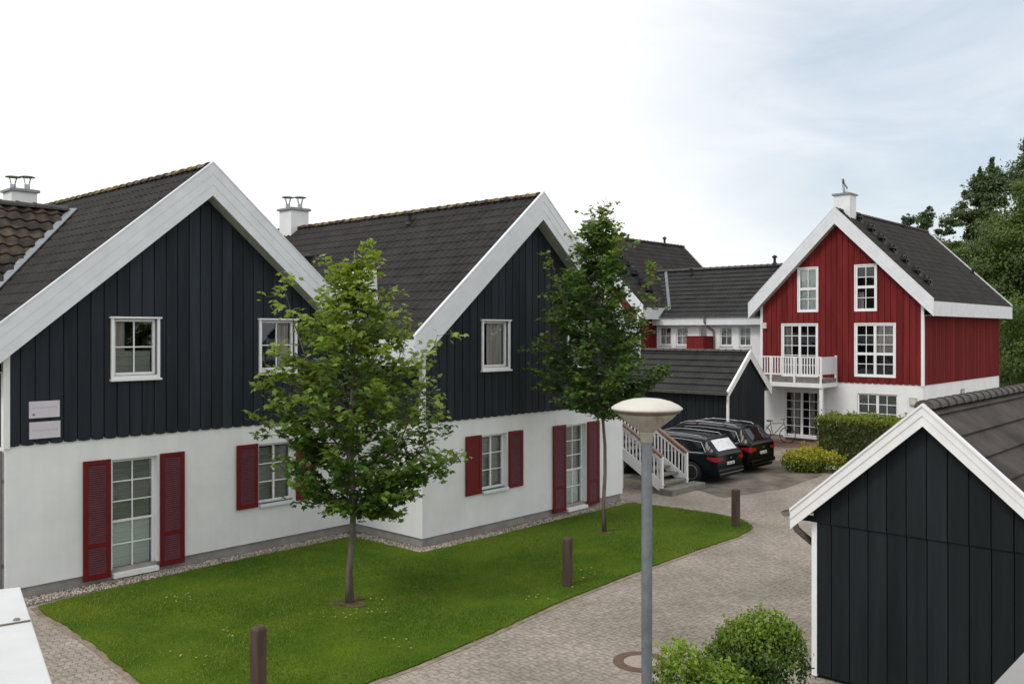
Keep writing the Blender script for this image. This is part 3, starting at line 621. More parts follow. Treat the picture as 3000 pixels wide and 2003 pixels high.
# ---------------------------------------------------------------- wings
def wing(name, loc, rz, W, dpt, yr, zr, s, cladz, side, tile, label, holes, xext=(0, 0), flat=True, ridge_m='ridge', over=.42, fas=.30):
    h = thing(name, loc, rz, label, 'house'); cs = 1/math.sqrt(1+s*s)
    b = MB(); ztop = zr-s*(yr)-.05; masonry(b, 0, W, .2, ztop if cladz is None else cladz, holes, 0, .3); b.build('wall', 'render', h); b = MB(); b.box((0, dpt-.3, .2), (W, dpt, ztop)); b.build('wall', 'render', h)
    b = MB(); b.box((.02, .03, -.1), (W-.02, dpt-.03, .2)); b.build('plinth', 'plinth', h)
    for x in (0, W-.3): b = MB(Matrix.Translation((x, 0, 0))); k = b; b.box((0, .3, .2), (.3, dpt-.3, ztop)); b.build('wall', 'render', h)
    x0, x1 = -xext[0], W+xext[1]; r = MB(); ye = -over; Ls = (yr-ye)/cs
    tf = (lambda *a: tile_slope(*a, sub=4, amp=.009, lift=.03)) if flat else (lambda *a: tile_slope(*a, tw=.30, amp=.03, lift=.034))
    tf(r, (x0, ye, zr-s*(yr-ye)), (1, 0, 0), Vector((0, 1, s)).normalized(), x1-x0, Ls); tf(r, (x0, 2*yr-ye, zr-s*(yr-ye)), (1, 0, 0), Vector((0, -1, s)).normalized(), x1-x0, Ls)
    ro = r.build('roof', tile, h)
    d = MB(Matrix.Rotation(R(90), 4, 'Z')); z = lambda y: zr-s*abs(y-yr)-.03/cs
    d.prism([(ye+.02, z(ye+.02)-.12), (yr, z(yr)-.12), (yr, z(yr)), (ye+.02, z(ye+.02))], -x1+.02, -x0-.02)
    d.prism([(yr, z(yr)-.12), (2*yr-ye-.02, z(ye+.02)-.12), (2*yr-ye-.02, z(ye+.02)), (yr, z(yr))], -x1+.02, -x0-.02); d.build('roof_deck', 'soffit', ro)
    c = MB(); ridge_caps(c, (x0, yr, zr), (x1, yr, zr)); c.build('ridge_tiles', ridge_m, ro)
    ze = zr-s*(yr-ye); f = MB(); f.box((x0+.0, ye, ze-fas-.05), (x1, ye+.03, ze-.03)); f.box((x0, ye+.03, ze-fas-.03), (x1, -.002, ze-fas-.01)); f.build('eave_fascia', 'trim', h)
    g = MB(); n = 8
    for i in range(n):
        a0, a1 = math.pi+math.pi*i/n, math.pi+math.pi*(i+1)/n
        k = g.pts([(x0, ye-.065+.06*math.cos(a0), ze-.02+.06*math.sin(a0)), (x1, ye-.065+.06*math.cos(a0), ze-.02+.06*math.sin(a0)), (x1, ye-.065+.06*math.cos(a1), ze-.02+.06*math.sin(a1)), (x0, ye-.065+.06*math.cos(a1), ze-.02+.06*math.sin(a1))]); g.f.append([k, k+1, k+2, k+3])
    g.build('gutter', 'zinc', h)
    return h
LW = wing('house_wing', (-3.0, 18.85, 0), 0, 8.48, 6.2, 3.1, 7.62, .85, None, 'navy', 'moss', 'low wing with a mossy brown pantile roof at the far left edge', [], xext=(.3, 2.9), flat=False, ridge_m='ridged')
b = MB(); b.bar((8.62-.08+3, 21.95-18.85-.02, 7.66), (5.03-.12+3, 18.36-18.85, 4.60), .17, .03, up=(-.5, -.5, 1)); b.build('valley_flashing', 'lead', LW)

LK = wing('linking_wing', (38.5, 25.27, 0), R(-90), 6.62, 5.0, 2.5, 8.0, .85, None, 'red', 'slate', 'low white wing with a dark roof between the two red gabled houses', [(.18, .88, 4.06, 4.98), (1.16, 1.86, 4.06, 4.98), (2.5, 2.92, 3.6, 4.98), (3.62, 4.28, 4.06, 4.98), (4.62, 5.26, 4.06, 4.98)], xext=(2.6, 0), ridge_m='ridged', fas=.40)
for (a, b_), c in (((.18, .88), 'curtain'), ((1.16, 1.86), 'curtain'), ((3.62, 4.28), 'blind'), ((4.62, 5.26), 'blind')):
    pane_set(LK, Matrix(), 'window', a+.004, b_-.004, 4.064, 4.976, [(0, 1, 0, 1, 2, 2)], y=.05, fw=.06, blind=[(0, 1, 0, .7, c)], mw=.03, sill=(.03, .10, .05, 'trim'))
pane_set(LK, Matrix(), 'door', 2.504, 2.916, 3.604, 4.976, [(0, 1, 0, 1, 1, 2)], y=.05, fw=.05, blind=[(0, 1, 0, 1, 'blind')])
b = MB(); b.box((2.38, -1.0, 2.6), (3.30, -.01, 4.50)); b.box((1.5, -1.0, 2.6), (2.378, -.6, 3.93)); b.box((2.36, -1.03, 4.50), (3.32, .0, 4.53)); b.build('porch_screen', 'red', LK)
b = MB(); b.tube([(3.05, -.50, 5.45), (3.05, -.48, 5.2), (3.12, -.2, 4.95), (3.30, -.07, 4.8), (3.34, -.07, 4.5), (3.34, -.07, .3)], .05, 10); b.build('downpipe', 'zinc', LK)
vent(LK, (.75, 2.1, 7.75), 1, s=1.0); vent(LK, (5.25, 2.45, 8.1), 1, s=1.2)
b = MB(); b.bar((-.05-1.0, 2.5, 8.03), (1.05-.2, -.1, 5.84), .16, .04, up=(-.5, -.5, 1)); b.build('valley_flashing', 'lead', LK)

# ---------------------------------------------------------------- red houses
def red_house(loc, label, D):
    h = thing('house', loc, R(-90), label, 'house', 'red boarded gable houses')
    cl = [(1.72, 2.58, 5.62, 7.48), (4.20, 5.05, 5.62, 7.48), (.98, 2.57, 2.80, 5.06), (4.20, 5.80, 2.92, 5.06)]
    fr = [(1.07, 2.59, .22, 2.16), (4.26, 5.89, .95, 2.20)]
    gable_house(h, 6.87, D, 3.45, 9.89, 1.0, 3.93, 'red', 'tile', 2.65, fr, cl, flat=False, sub=4, holes_right=[(4.87, 5.52, 1.55, 2.25)], ridge_m='ridged', depth_v=.66, side_scallop=.02)
    I = Matrix(); bl = lambda *a: list(a)
    kw = dict(y=-.02, fw=.075, casing=(.045, .03), mw=.03, e=.055)
    pane_set(h, I, 'window', 1.724, 2.576, 5.624, 7.476, [(0, 1, .52, 1, 2, 1), (0, 1, 0, .52, 2, 2)], blind=[(0, 1, 0, 1, 'blindg')], **kw)
    pane_set(h, I, 'window', 4.204, 5.046, 5.624, 7.476, [(0, 1, .52, 1, 2, 2), (0, 1, 0, .52, 2, 2)], blind=[(0, .35, 0, .4, 'curtain')], **kw)
    pane_set(h, I, 'balcony_door', .984, 2.566, 2.804, 5.056, [(0, .5, 0, 1, 2, 5), (.5, 1, 0, 1, 2, 5)], blind=[(0, .2, .0, 1, 'curtain')], **kw)
    pane_set(h, I, 'window', 4.204, 5.796, 2.924, 5.056, [(0, .5, .42, 1, 2, 3), (.5, 1, .42, 1, 2, 3), (0, .5, 0, .42, 2, 2), (.5, 1, 0, .42, 2, 2)], blind=[(.5, 1, .42, 1, 'curtain')], **kw)
    kw = dict(y=.06, fw=.06, mw=.03, e=.055)
    pane_set(h, I, 'patio_door', 1.074, 2.586, .224, 2.156, [(0, .5, 0, 1, 2, 5), (.5, 1, 0, 1, 2, 5)], blind=[(.12, .4, 0, 1, 'curtain'), (.72, .9, 0, 1, 'curtain')], sill=(0, .2, .08, 'trim'), **kw)
    pane_set(h, I, 'window', 4.264, 5.886, .954, 2.196, [(0, .5, 0, 1, 2, 3), (.5, 1, 0, 1, 2, 3)], blind=[(0, 1, 0, 1, 'blind')], sill=(0, .2, .06, 'trim'), **kw)
    pane_set(h, Matrix.Translation((6.87, 0, 0)) @ Matrix.Rotation(R(90), 4, 'Z'), 'window', 4.874, 5.516, 1.554, 2.246, [(0, 1, 0, 1, 1, 1)], y=.1, fw=.05)
    chimney(h, 3.45, .75, 9.0, 10.62, w=.70, cowls='vane')
    # balcony
    bx0, bx1, by = .15, 3.43, -1.55
    t = MB(); t.box((bx0, by, 2.62), (bx1, -.045, 2.80)); B = t.build('balcony', 'concrete', h)
    t = MB(); t.box((bx0-.03, by-.03, 2.44), (bx1+.03, by-.001, 2.62)); t.box((bx1+.001, by, 2.44), (bx1+.03, -.045, 2.62)); t.build('balcony_fascia', 'white', B)
    t = MB()
    for x in (bx0, 1.15, 2.2, bx1-.09): t.box((x, by-.02, 2.62), (x+.09, by+.07, 3.70))
    t.box((bx0, by, 3.66), (bx1, by+.06, 3.71)); t.box((bx0, by, 2.92), (bx1, by+.05, 2.99)); x = bx0+.15
    while x < bx1-.12: t.box((x, by+.005, 2.99), (x+.045, by+.03, 3.66)); x += .118
    t.build('railing', 'white', B)
    t = MB(); t.box((bx1-.04, by+.08, 2.98), (bx1, -.05, 3.70)); t.box((bx1-.06, -.14, 2.62), (bx1+.02, -.05, 3.74)); t.build('side_panel', 'trim', B)
    t = MB(); t.box((bx1-.12, by+.02, .0), (bx1-.0, by+.14, 2.44)); t.box((bx0, by+.02, 0), (bx0+.12, by+.14, 2.44)); t.build('post', 'white', B)
    # chimney-sweep steps down the right slope, fittings
    for i, (yy, zz) in enumerate([(3.81, 9.53), (4.35, 8.99), (4.78, 8.56), (5.23, 8.11), (5.73, 7.61), (6.20, 7.14), (6.62, 6.72)]):
        t = MB(); x = yy; t.box((x-.16, 1.05, zz+.10), (x+.14, 1.60, zz+.15)); t.bar((x-.15, 1.12, zz-.02), (x-.02, 1.12, zz+.34), .06, .05); t.bar((x+.12, 1.52, zz-.16), (x+.0, 1.52, zz+.30), .06, .05)
        t.box((x-.06, 1.10, zz+.24), (x+.0, 1.52, zz+.33)); t.box((x+.10, 1.15, zz-.14), (x+.16, 1.50, zz-.02)); t.build('roof_step', 'black_plastic', h)
    vent(h, (3.6, 7.45, 9.88), 1, s=1.2); vent(h, (5.75, 10.9, 7.55), 1, s=1.0)
    return h
RH = red_house((36.9, 18.65, 0), 'red boarded house with white balcony at the right, in front of tall trees', 11.05)
FH = red_house((36.9, 32.15, 0), 'red boarded house mostly hidden behind the far maple, with the long dark roof', 9.45)
t = thing('wall_light', (36.9, 18.60, 4.88), R(-90), 'small pale box light high on the left corner of the red house', 'wall light'); b = MB(); b.box((.02, -.15, 0), (.22, -.03, .26)); b.build('housing', 'lamp_top', t, bevel=.01)
t = thing('meter_box', (36.9, 12.28, 1.80), R(-90), 'square grey box on the white ground floor wall of the red house', 'meter box'); b = MB(); b.box((0, -.08, 0), (.28, -.001, .32)); b.build('housing', 'soffit', t, bevel=.01); b = MB(); b.box((.05, -.10, .06), (.23, -.081, .26)); b.build('lid', 'lamp_top', t)

# ---------------------------------------------------------------- sheds
def shed(loc, rz, W, D, xc, zr, s, half, label, depth_v, over, pitch, seam, near):
    h = thing('shed', loc, rz, label, 'shed'); zt = lambda x: zr-s*abs(x-xc); cs = 1/math.sqrt(1+s*s); te = zt(0)
    b = MB(); b.box((.03, .03, 0), (W-.03, D-.03, te-.12)); b.prism([(.03, te-.12), (W-.03, te-.12), (W-.03, zt(W)-.10), (xc, zr-.12), (.03, te-.10)], .03, D-.03); b.build('inner_wall', 'black', h)
    b = MB(); boards(b, 0, W, .06, lambda x: min(seam, zt(x)-.08), [], 0.0, pitch=pitch, scallop=0, gap=.012, seed=2); b.build('board_cladding', 'black', h)
    b = MB(); boards(b, 0, W, seam-.02, lambda x: zt(x)-.06, [], -.026, pitch=pitch, scallop=0, apex=xc, gap=.012, seed=9); 
    b.box((-.30 if near else -.05, -.05, seam-.02), (0, -.02, seam+.06)); b.build('gable_boards', 'black', h)
    for M, n_ in ((Matrix.Translation((0, D, 0)) @ Matrix.Rotation(R(-90), 4, 'Z'), D), (Matrix.Translation((W, 0, 0)) @ Matrix.Rotation(R(90), 4, 'Z'), D)):
        b = MB(M); boards(b, 0, n_, .06, lambda x: te-.08, [], 0, pitch=pitch, scallop=0, gap=.014, seed=4); b.build('board_cladding', 'black', h)
    for x in (0, W):
        k = MB(); a, e = (-.035, .04) if x == 0 else (W-.04, W+.035); k.box((a, -.035, .03), (e, .05, seam-.02)); k.build('corner_board', 'white', h, bevel=.003)
    r = MB(); L_ = half/cs
    for sg in (-1, 1):
        tile_slope(r, (xc+sg*half, -over+.02, zr-s*half), (0, 1, 0), Vector((-sg, 0, s)).normalized(), D+over, L_, course=.36 if near else .36, tw=.12 if near else .2, amp=.009 if near else .006, lift=.034, sub=6 if near else 3)
    ro = r.build('roof', 'tile2' if near else 'slate', h)
    d = MB(); z = lambda x: zt(x)-.03/cs
    d.prism([(xc-half+.02, z(xc-half+.02)-.09), (xc, z(xc)-.10), (xc, z(xc)), (xc-half+.02, z(xc-half+.02))], -over+.04, D-.02); d.prism([(xc, z(xc)-.10), (xc+half-.02, z(xc+half-.02)-.09), (xc+half-.02, z(xc+half-.02)), (xc, z(xc))], -over+.04, D-.02); d.build('roof_deck', 'soffit', ro)
    c = MB(); ridge_caps(c, (xc, -over+.06, zr), (xc, D, zr), r=.095, seg=.33, drop=.01); c.build('ridge_tiles', 'ridged', ro)
    for yb, q in ((-over, -over+.028), (D, D+.028)):
        for sg in (-1, 1):
            xe = xc+sg*half; b = MB()
            for (o1, o2, e) in ((-.02, depth_v*.42, .012), (depth_v*.40, depth_v, 0)):
                pl = [(xe, zt(xe)-o2), (xc, zt(xc)-o2), (xc, zt(xc)-o1), (xe, zt(xe)-o1)]
                if sg > 0: pl = [(xc, zt(xc)-o2), (xe, zt(xe)-o2), (xe, zt(xe)-o1), (xc, zt(xc)-o1)]
                b.prism(pl, yb-e, q)
            pl = [(xe, zt(xe)+.02), (xc, zt(xc)+.02), (xc, zt(xc)+.055), (xe, zt(xe)+.055)]
            if sg > 0: pl = [(xc, zt(xc)+.02), (xe, zt(xe)+.02), (xe, zt(xe)+.055), (xc, zt(xc)+.055)]
            b.prism(pl, yb-.03, q+.03); b.build('bargeboard', 'white', h)
            if near: b = MB(); pl = [(xe, zt(xe)-.006-depth_v), (xc, zt(xc)-.006-depth_v), (xc, zt(xc)+.012-depth_v), (xe, zt(xe)+.012-depth_v)]
    # gutter with bent downpipe at the left eave
    g = MB(); gx = xc-half-.06; gz = zr-s*half-.0; n = 8
    for i in range(n):
        a0, a1 = math.pi+math.pi*i/n, math.pi+math.pi*(i+1)/n
        k = g.pts([(gx+.06*math.cos(a0), -over-.03, gz+.06*math.sin(a0)), (gx+.06*math.cos(a0), D, gz+.06*math.sin(a0)), (gx+.06*math.cos(a1), D, gz+.06*math.sin(a1)), (gx+.06*math.cos(a1), -over-.03, gz+.06*math.sin(a1))]); g.f.append([k, k+1, k+2, k+3])
    k = g.pts([(gx+.06*math.cos(math.pi+math.pi*i/n), -over-.03, gz+.06*math.sin(math.pi+math.pi*i/n)) for i in range(n+1)]); g.f.append([k+i for i in range(n+1)])
    g.build('gutter', 'zinc', h)
    if near:
        p = MB(); py = .02
        p.tube([(gx+.06, py-.10, gz-.04), (gx+.06, py-.10, gz-.18), (gx+.08, py-.08, gz-.25), (gx+.13, py-.02, gz-.32), (-.14, py+.26, gz-.50), (-.09, py+.33, gz-.56), (-.07, py+.35, gz-.64), (-.07, py+.35, .05)], .046, 14); p.build('downpipe', 'zinc', h, smooth=True)
        p = MB(); p.bar((-.07, .37, .12), (-.17, .15, .04), .09, .06); p.build('drain_shoe', 'zinc', h)
    return h
shed((11.85, 5.2, 0), R(-90), 2.96, 7.0, 1.48, 3.80, .885, 1.74, 'charcoal boarded shed with white gable trim in the right foreground', .23, .22, .248, 2.16, True)
shed((30.85, 17.0, 0), 0, 3.0, 7.2, 1.55, 3.95, .84, 1.82, 'small charcoal boarded garage behind the parked cars, below the red house', .26, .14, .20, 2.36, False)

# ================================================================ STAIRS
st = thing('staircase', (22.15, 14.35, 0), 0, 'outdoor stairs with white balusters and brown handrails beside the middle dark house', 'staircase')
rise, run, n_st = .175, .285, 15
b = MB(); b.box((-.12, -.42, 0), (1.75, .02, .17)); b.build('bottom_step', 'concrete', st, bevel=.01)
for i in range(n_st): b = MB(); b.box((.05, i*run, (i+1)*rise+.06), (1.35, i*run+run+.03, (i+1)*rise+.115)); b.build('tread', 'concrete', st, bevel=.005)
ztop = n_st*rise+.115
b = MB(); b.box((.0, n_st*run, ztop-.15), (1.4, n_st*run+2.2, ztop)); b.build('landing', 'concrete', st)
for x in (0, 1.36):
    b = MB(); b.bar((x+.02, .0, .16), (x+.02, n_st*run, n_st*rise+.16), .045, .24); b.build('stringer', 'white', st)
    for k in range(0, 4):
        yy = [0.02, 1.45, 2.9, n_st*run][k]; zb = yy/run*rise; b = MB(); b.box((x-.03, yy-.045, 0 if k in (0, 1, 3) else zb-.3), (x+.06, yy+.045, zb+1.08)); b.build('newel_post', 'white', st, bevel=.004)
    b = MB(); b.bar((x+.02, -.02, 1.08), (x+.02, n_st*run+.05, n_st*rise+1.12), .15, .07); b.build('handrail', 'rail_wood', st, bevel=.008)
    b = MB(); b.bar((x+.02, .05, 1.03-.06), (x+.02, n_st*run, n_st*rise+1.01-.03), .04, .05); b.bar((x+.02, .05, .36), (x+.02, n_st*run, n_st*rise+.36), .04, .05)
    y = .16
    while y < n_st*run: zb = y/run*rise; b.box((x+.003, y-.018, zb+.36), (x+.037, y+.018, zb+.98)); y += .125
    b.build('balusters', 'white', st)

# ================================================================ LAMP, BOLLARDS, MANHOLE, PARAPETS
t = thing('street_lamp', (6.09, 4.09, 0), 0, 'street lamp with pale dish head on a grey pole in the foreground', 'street lamp')
b = MB(); b.lathe([(.048, 0), (.048, 1.0), (.044, 1.02), (.0435, 3.86), (.040, 3.87)], n=28); b.build('pole', 'pole', t, smooth=True)
b = MB(); b.lathe([(.045, 3.84), (.052, 3.86), (.052, 3.90), (.060, 3.915), (.066, 3.935), (.055, 3.94)], n=32); b.build('collar', 'lamp_bowl', t, smooth=True)
b = MB(); b.lathe([(.06, 3.93), (.085, 3.955), (.150, 4.0), (.21, 4.048), (.248, 4.086), (.25, 4.09)], n=48); b.build('bowl', 'lamp_bowl', t, smooth=True)
b = MB(); b.lathe([(.248, 4.084), (.262, 4.092), (.274, 4.108), (.276, 4.114), (.25, 4.116)], n=48); b.build('rim', 'lamp_rim', t, smooth=True)
b = MB(); b.lathe([(.276, 4.112), (.290, 4.122), (.288, 4.130), (.262, 4.150), (.20, 4.180), (.12, 4.200), (.05, 4.207), (.005, 4.208)], n=48); b.build('cap', 'lamp_top', t, smooth=True)
b = MB(); b.box((-.16, -.245, 4.035), (-.13, -.20, 4.07)); b.build('clip', 'lamp_rim', t)

bo = thing('bollard', (6.29, 10.23, 0), R(8), 'brown wooden bollard nearest the camera, at the lower left of the lawn', 'bollard', 'wooden bollards along the lawn edge')
b = MB(); s = .078
prof = [(s, .0), (s, .895), (s*.78, .925)]
b.v = []; k = []
for (r, z) in prof:
    c = .11*r; k.append(b.pts([(r, -r+c, z), (r, r-c, z), (r-c, r, z), (-r+c, r, z), (-r, r-c, z), (-r, -r+c, z), (-r+c, -r, z), (r-c, -r, z)]))
for p, q in zip(k[:-1], k[1:]):
    for j in range(8): b.f.append([p+j, p+(j+1) % 8, q+(j+1) % 8, q+j])
b.f.append([k[-1]+j for j in range(8)]); b.build('post', 'bollard', bo)
b = MB(); b.lathe([(.10, 0), (.10, .035), (.08, .04)], n=12); b.build('foot', 'black_plastic', bo)
for loc, rz, lab in (((12.9, 10.42, 0), 20, 'brown wooden bollard in the middle of the lawn edge, between the maple and the lamp'), ((19.62, 10.6, 0), -6, 'brown wooden bollard at the far tip of the lawn, near the cars')):
    c = copy_tree(bo); c.location = loc; c.rotation_euler.z = R(rz); c['label'] = lab
t = thing('manhole_cover', (10.69, 7.28, .004), 0, 'round manhole cover with rusty ring in the paving behind the lamp pole', 'manhole cover')
b = MB(); b.lathe([(.40, -.01), (.40, .008), (.255, .010), (.25, -.01)], n=48); b.build('ring', 'cast', t)
b = MB(); b.lathe([(.248, -.01), (.247, .007), (.01, .009)], n=40); b.build('cover', 'cover', t)

t = thing('parapet', (1.1, 3.2, 0), 0, 'white capped parapet cut off by the lower left corner of the photo', 'parapet')
cap = [(1.27, 3.78), (-1.0, 4.6), (-1.0, .6), (.445, .6)]
b = MB(Matrix.Translation((-1.1, -3.2, 0))); b.slab(list(reversed(cap)), 3.69, 3.75); b.build('cap', 'parapet', t, bevel=.004)
b = MB(Matrix.Translation((-1.1, -3.2, 0))); b.slab(list(reversed([(1.19, 3.72), (-.95, 4.48), (-.95, .7), (.36, .7)])), 0, 3.69); b.build('wall', 'render', t)
b = MB(Matrix.Translation((-1.1, -3.2, 0))); b.bar((-.95, 3.745, 3.7515), (1.143, 3.306, 3.7515), .010, .006); b.build('joint', 'lamp_rim', t)
b = MB(Matrix.Translation((-1.1, -3.2, 0))); b.lathe([(.012, 3.75), (.009, 3.756)], (1.115, 3.353), 12); b.build('screw', 'pole', t)
t = thing('parapet', (2.8, .5, 0), 0, 'grey wooden parapet edge cut off by the lower right corner of the photo', 'parapet')
b = MB(Matrix.Translation((-2.8, -.5, 0))); b.box((1.2, .35, 3.70), (6.5, .70, 3.75)); b.build('cap', 'parapetg', t, bevel=.004)
b = MB(Matrix.Translation((-2.8, -.5, 0))); b.box((1.25, .42, 0), (6.45, .62, 3.70)); b.build('wall', 'render', t)

# ================================================================ VEGETATION
MAPLE = np.array([(0, -.06), (.42, -.02), (.36, .20), (.80, .42), (.42, .54), (.28, .60), (0, 1.0), (-.28, .60), (-.42, .54), (-.80, .42), (-.36, .20), (-.42, -.02)], float)
OVAL = np.array([(0, 0), (.22, .25), (.26, .55), (0, 1.0), (-.26, .55), (-.22, .25)], float)
def leaf_cloud(name, P, size, m, parent, shape=OVAL, tilt=.5, new=None, seed=0, droop=.25, nrm=None):
    r = np.random.default_rng(seed); k = len(P); n = len(shape)
    size = np.asarray(size)*np.ones(k); a = r.uniform(0, 2*np.pi, k)
    nz_ = np.c_[r.normal(0, tilt, (k, 2)), np.ones(k)] if nrm is None else nrm + r.normal(0, tilt, (k, 3))
    nz_ /= np.linalg.norm(nz_, axis=1)[:, None]
    t = np.c_[np.cos(a), np.sin(a), np.zeros(k)]; t -= nz_*np.sum(t*nz_, 1)[:, None]; t /= np.linalg.norm(t, axis=1)[:, None]+1e-9; b_ = np.cross(nz_, t)
    X, Y = shape[:, 0], shape[:, 1]-.4; Z = -droop*(X**2+Y**2)
    V = P[:, None]+size[:, None, None]*(X[None, :, None]*t[:, None]+Y[None, :, None]*b_[:, None]+Z[None, :, None]*nz_[:, None])
    nw = None if new is None else np.repeat(new, n)
    return raw_mesh(name, V.reshape(-1, 3), np.arange(k*n), np.arange(k)*n, np.full(k, n), m, parent, nw)

LAT = np.array([math.sin(R(42.5)), -math.cos(R(42.5)), 0]); FWD = np.array([math.cos(R(42.5)), math.sin(R(42.5)), 0])
def maple(loc, label, env, trunk_r, nb, nleaf, lsize, m, seed, lean, leaders, newtop, extra=()):
    """env: rows (height, reach to one side, reach to the other); branches rise from the trunk and spread to it"""
    r = np.random.default_rng(seed); t = thing('maple_tree', loc, 0, label, 'tree', 'young maple trees on the lawn')
    E = np.array(env); ztop = E[-1, 0]
    axis = lambda z: np.array([lean[0]*z, lean[1]*z, z])
    tr = MB(); hs = np.linspace(0, ztop-.15, 12); P = []; rr = []
    for i, z in enumerate(hs):
        p = axis(z)+np.array([.03*math.sin(z*2.1+seed), .03*math.cos(z*1.7), 0])*(z > .3); P.append(tuple(p)); rr.append(max(.010, trunk_r*(1-(z/ztop)**1.0*.93)*(1.25 if i == 0 else 1)))
    tr.tube(P, rr, 12)
    br = MB(); pts = []; dens = []; nw = []
    jobs = []
    for i in range(nb):
        z = E[0, 0]+(ztop-.3-E[0, 0])*((i+.5)/nb)**.92; az = i*2.39996+r.uniform(-.4, .4); ca = math.cos(az); rl = np.interp(z, E[:, 0], E[:, 1]); r2 = np.interp(z, E[:, 0], E[:, 2])
        rad = (r2 if ca > 0 else rl)*abs(ca)+(rl+r2)/2*(1-abs(ca)); rad *= r.uniform(.72, 1.02)
        d = LAT*ca+FWD*math.sin(az); jobs.append((d, rad, z))
    for (lat, fw, z) in list(leaders)+list(extra):
        v = LAT*lat+FWD*fw; jobs.append((v/np.linalg.norm(v), np.linalg.norm(v), z))
    for j, (d, rad, z) in enumerate(jobs):
        lead = j >= nb and j < nb+len(leaders)
        z0 = max(E[0, 0]-.05, z-rad*(2.2 if lead else .75)-.15); a = axis(z0); e = axis(z)*[1, 1, 0]+d*rad+[0, 0, z]
        c = a+(e-a)*[.62, .62, .30] if lead else a+(e-a)*[.5, .5, .62]
        n = 9; path = [(1-s)**2*a+2*s*(1-s)*c+s*s*e for s in np.linspace(0, 1, n)]
        br.tube([tuple(p) for p in path], [max(.004, trunk_r*.32*(1-.85*s)*min(1, rad+.3)) for s in np.linspace(0, 1, n)], 6, cap=False)
        ln = np.linalg.norm(e-a); nt_ = int(4+ln*5)
        for q in range(nt_):
            s = .28+.72*(q+r.uniform(0, 1))/nt_; p = (1-s)**2*a+2*s*(1-s)*c+s*s*e
            off = r.normal(0, 1, 3); off[2] = abs(off[2])*.25-.08; off *= (.22+.15*ln*.4)*(1.15-s*.65)
            tw = p+off
            if q % 2 == 0: br.tube([tuple(p), tuple((p+tw)/2+[0, 0, .02]), tuple(tw)], [.005, .004, .003], 4, cap=False)
            pts.append((p, tw)); dens.append(1+.4*(s < .8)); nw.append(np.clip((z-newtop[0])/newtop[1], 0, 1)*(.45+.65*s)+(.55 if lead and s > .55 else 0)+.35*(s > .8))
    tr.build('trunk', 'bark', t, smooth=True); bo_ = br.build('limbs', 'bark', t, smooth=True)
    dens = np.array(dens); dens /= dens.sum(); idx = r.choice(len(pts), nleaf, p=dens); u = r.uniform(.1, 1.1, nleaf)[:, None]
    A = np.array([p for p, _ in pts])[idx]; B = np.array([q for _, q in pts])[idx]; Pp = A+(B-A)*u+r.normal(0, 1, (nleaf, 3))*[.075, .075, .045]
    size = lsize*r.uniform(.6, 1.2, nleaf); nn = np.clip(np.array(nw)[idx]+r.normal(0, .12, nleaf), 0, 1)
    leaf_cloud('crown', Pp, size, m, t, MAPLE, .55, nn, seed, .30)
    return t
maple((9.52, 12.56, 0), 'light green young maple nearest the camera, in front of the left dark house', [(1.62, .45, .9), (2.0, .95, 1.45), (2.6, 1.30, 1.6), (3.0, 1.45, 1.65), (3.4, 1.52, 1.78), (4.05, 1.50, 1.75), (4.6, 1.35, 1.15), (5.2, .75, .42), (5.8, .22, .28), (6.3, .05, .12)],
      .066, 62, 11500, .101, 'maple1', 11, (.012, -.01), [(.30, 0, 6.38), (-.52, .15, 6.02), (-1.28, -.1, 5.82), (1.0, .2, 5.15), (.2, -.5, 5.7), (1.45, .1, 4.7), (.55, .5, 5.6), (-.2, .3, 5.9)], (3.2, 2.8), extra=[(2.0, .1, 2.62), (1.75, -.3, 2.4), (.85, -.4, 1.62), (-1.75, .2, 4.0), (-1.6, -.3, 3.3), (1.2, .3, 1.85)])
maple((16.94, 12.56, 0), 'dark green young maple further along the lawn, before the middle dark house', [(2.75, .9, .8), (3.3, 1.5, 1.3), (3.8, 1.65, 1.5), (4.55, 1.6, 1.35), (5.35, 1.35, 1.0), (5.97, 1.30, .62), (6.6, .85, .48), (7.2, .32, .35), (7.75, .05, .2)],
      .050, 66, 14500, .090, 'maple2', 23, (-.008, .012), [(.12, 0, 7.78), (-1.2, .1, 6.6), (1.22, .1, 6.42), (-.5, .3, 7.0), (.4, -.3, 7.2), (.0, .4, 7.3)], (6.4, 2.6), extra=[(-1.65, .2, 3.9), (-1.6, 0, 4.5), (1.5, .1, 3.7), (1.6, -.2, 4.0)])
# bare patch at the foot of the near maple
for loc, rr_ in (((9.52, 12.56), .30), ((16.94, 12.56), .20)):
    b = MB(); q = 18; b.slab([(loc[0]+rr_*(1+.25*math.sin(3*a)+.15*math.cos(5*a))*math.cos(a), loc[1]+rr_*(1+.25*math.sin(3*a))*math.sin(a)) for a in [2*math.pi*i/q for i in range(q)]], .0, .042); tag(b.build('soil', 'soil'), kind='structure')

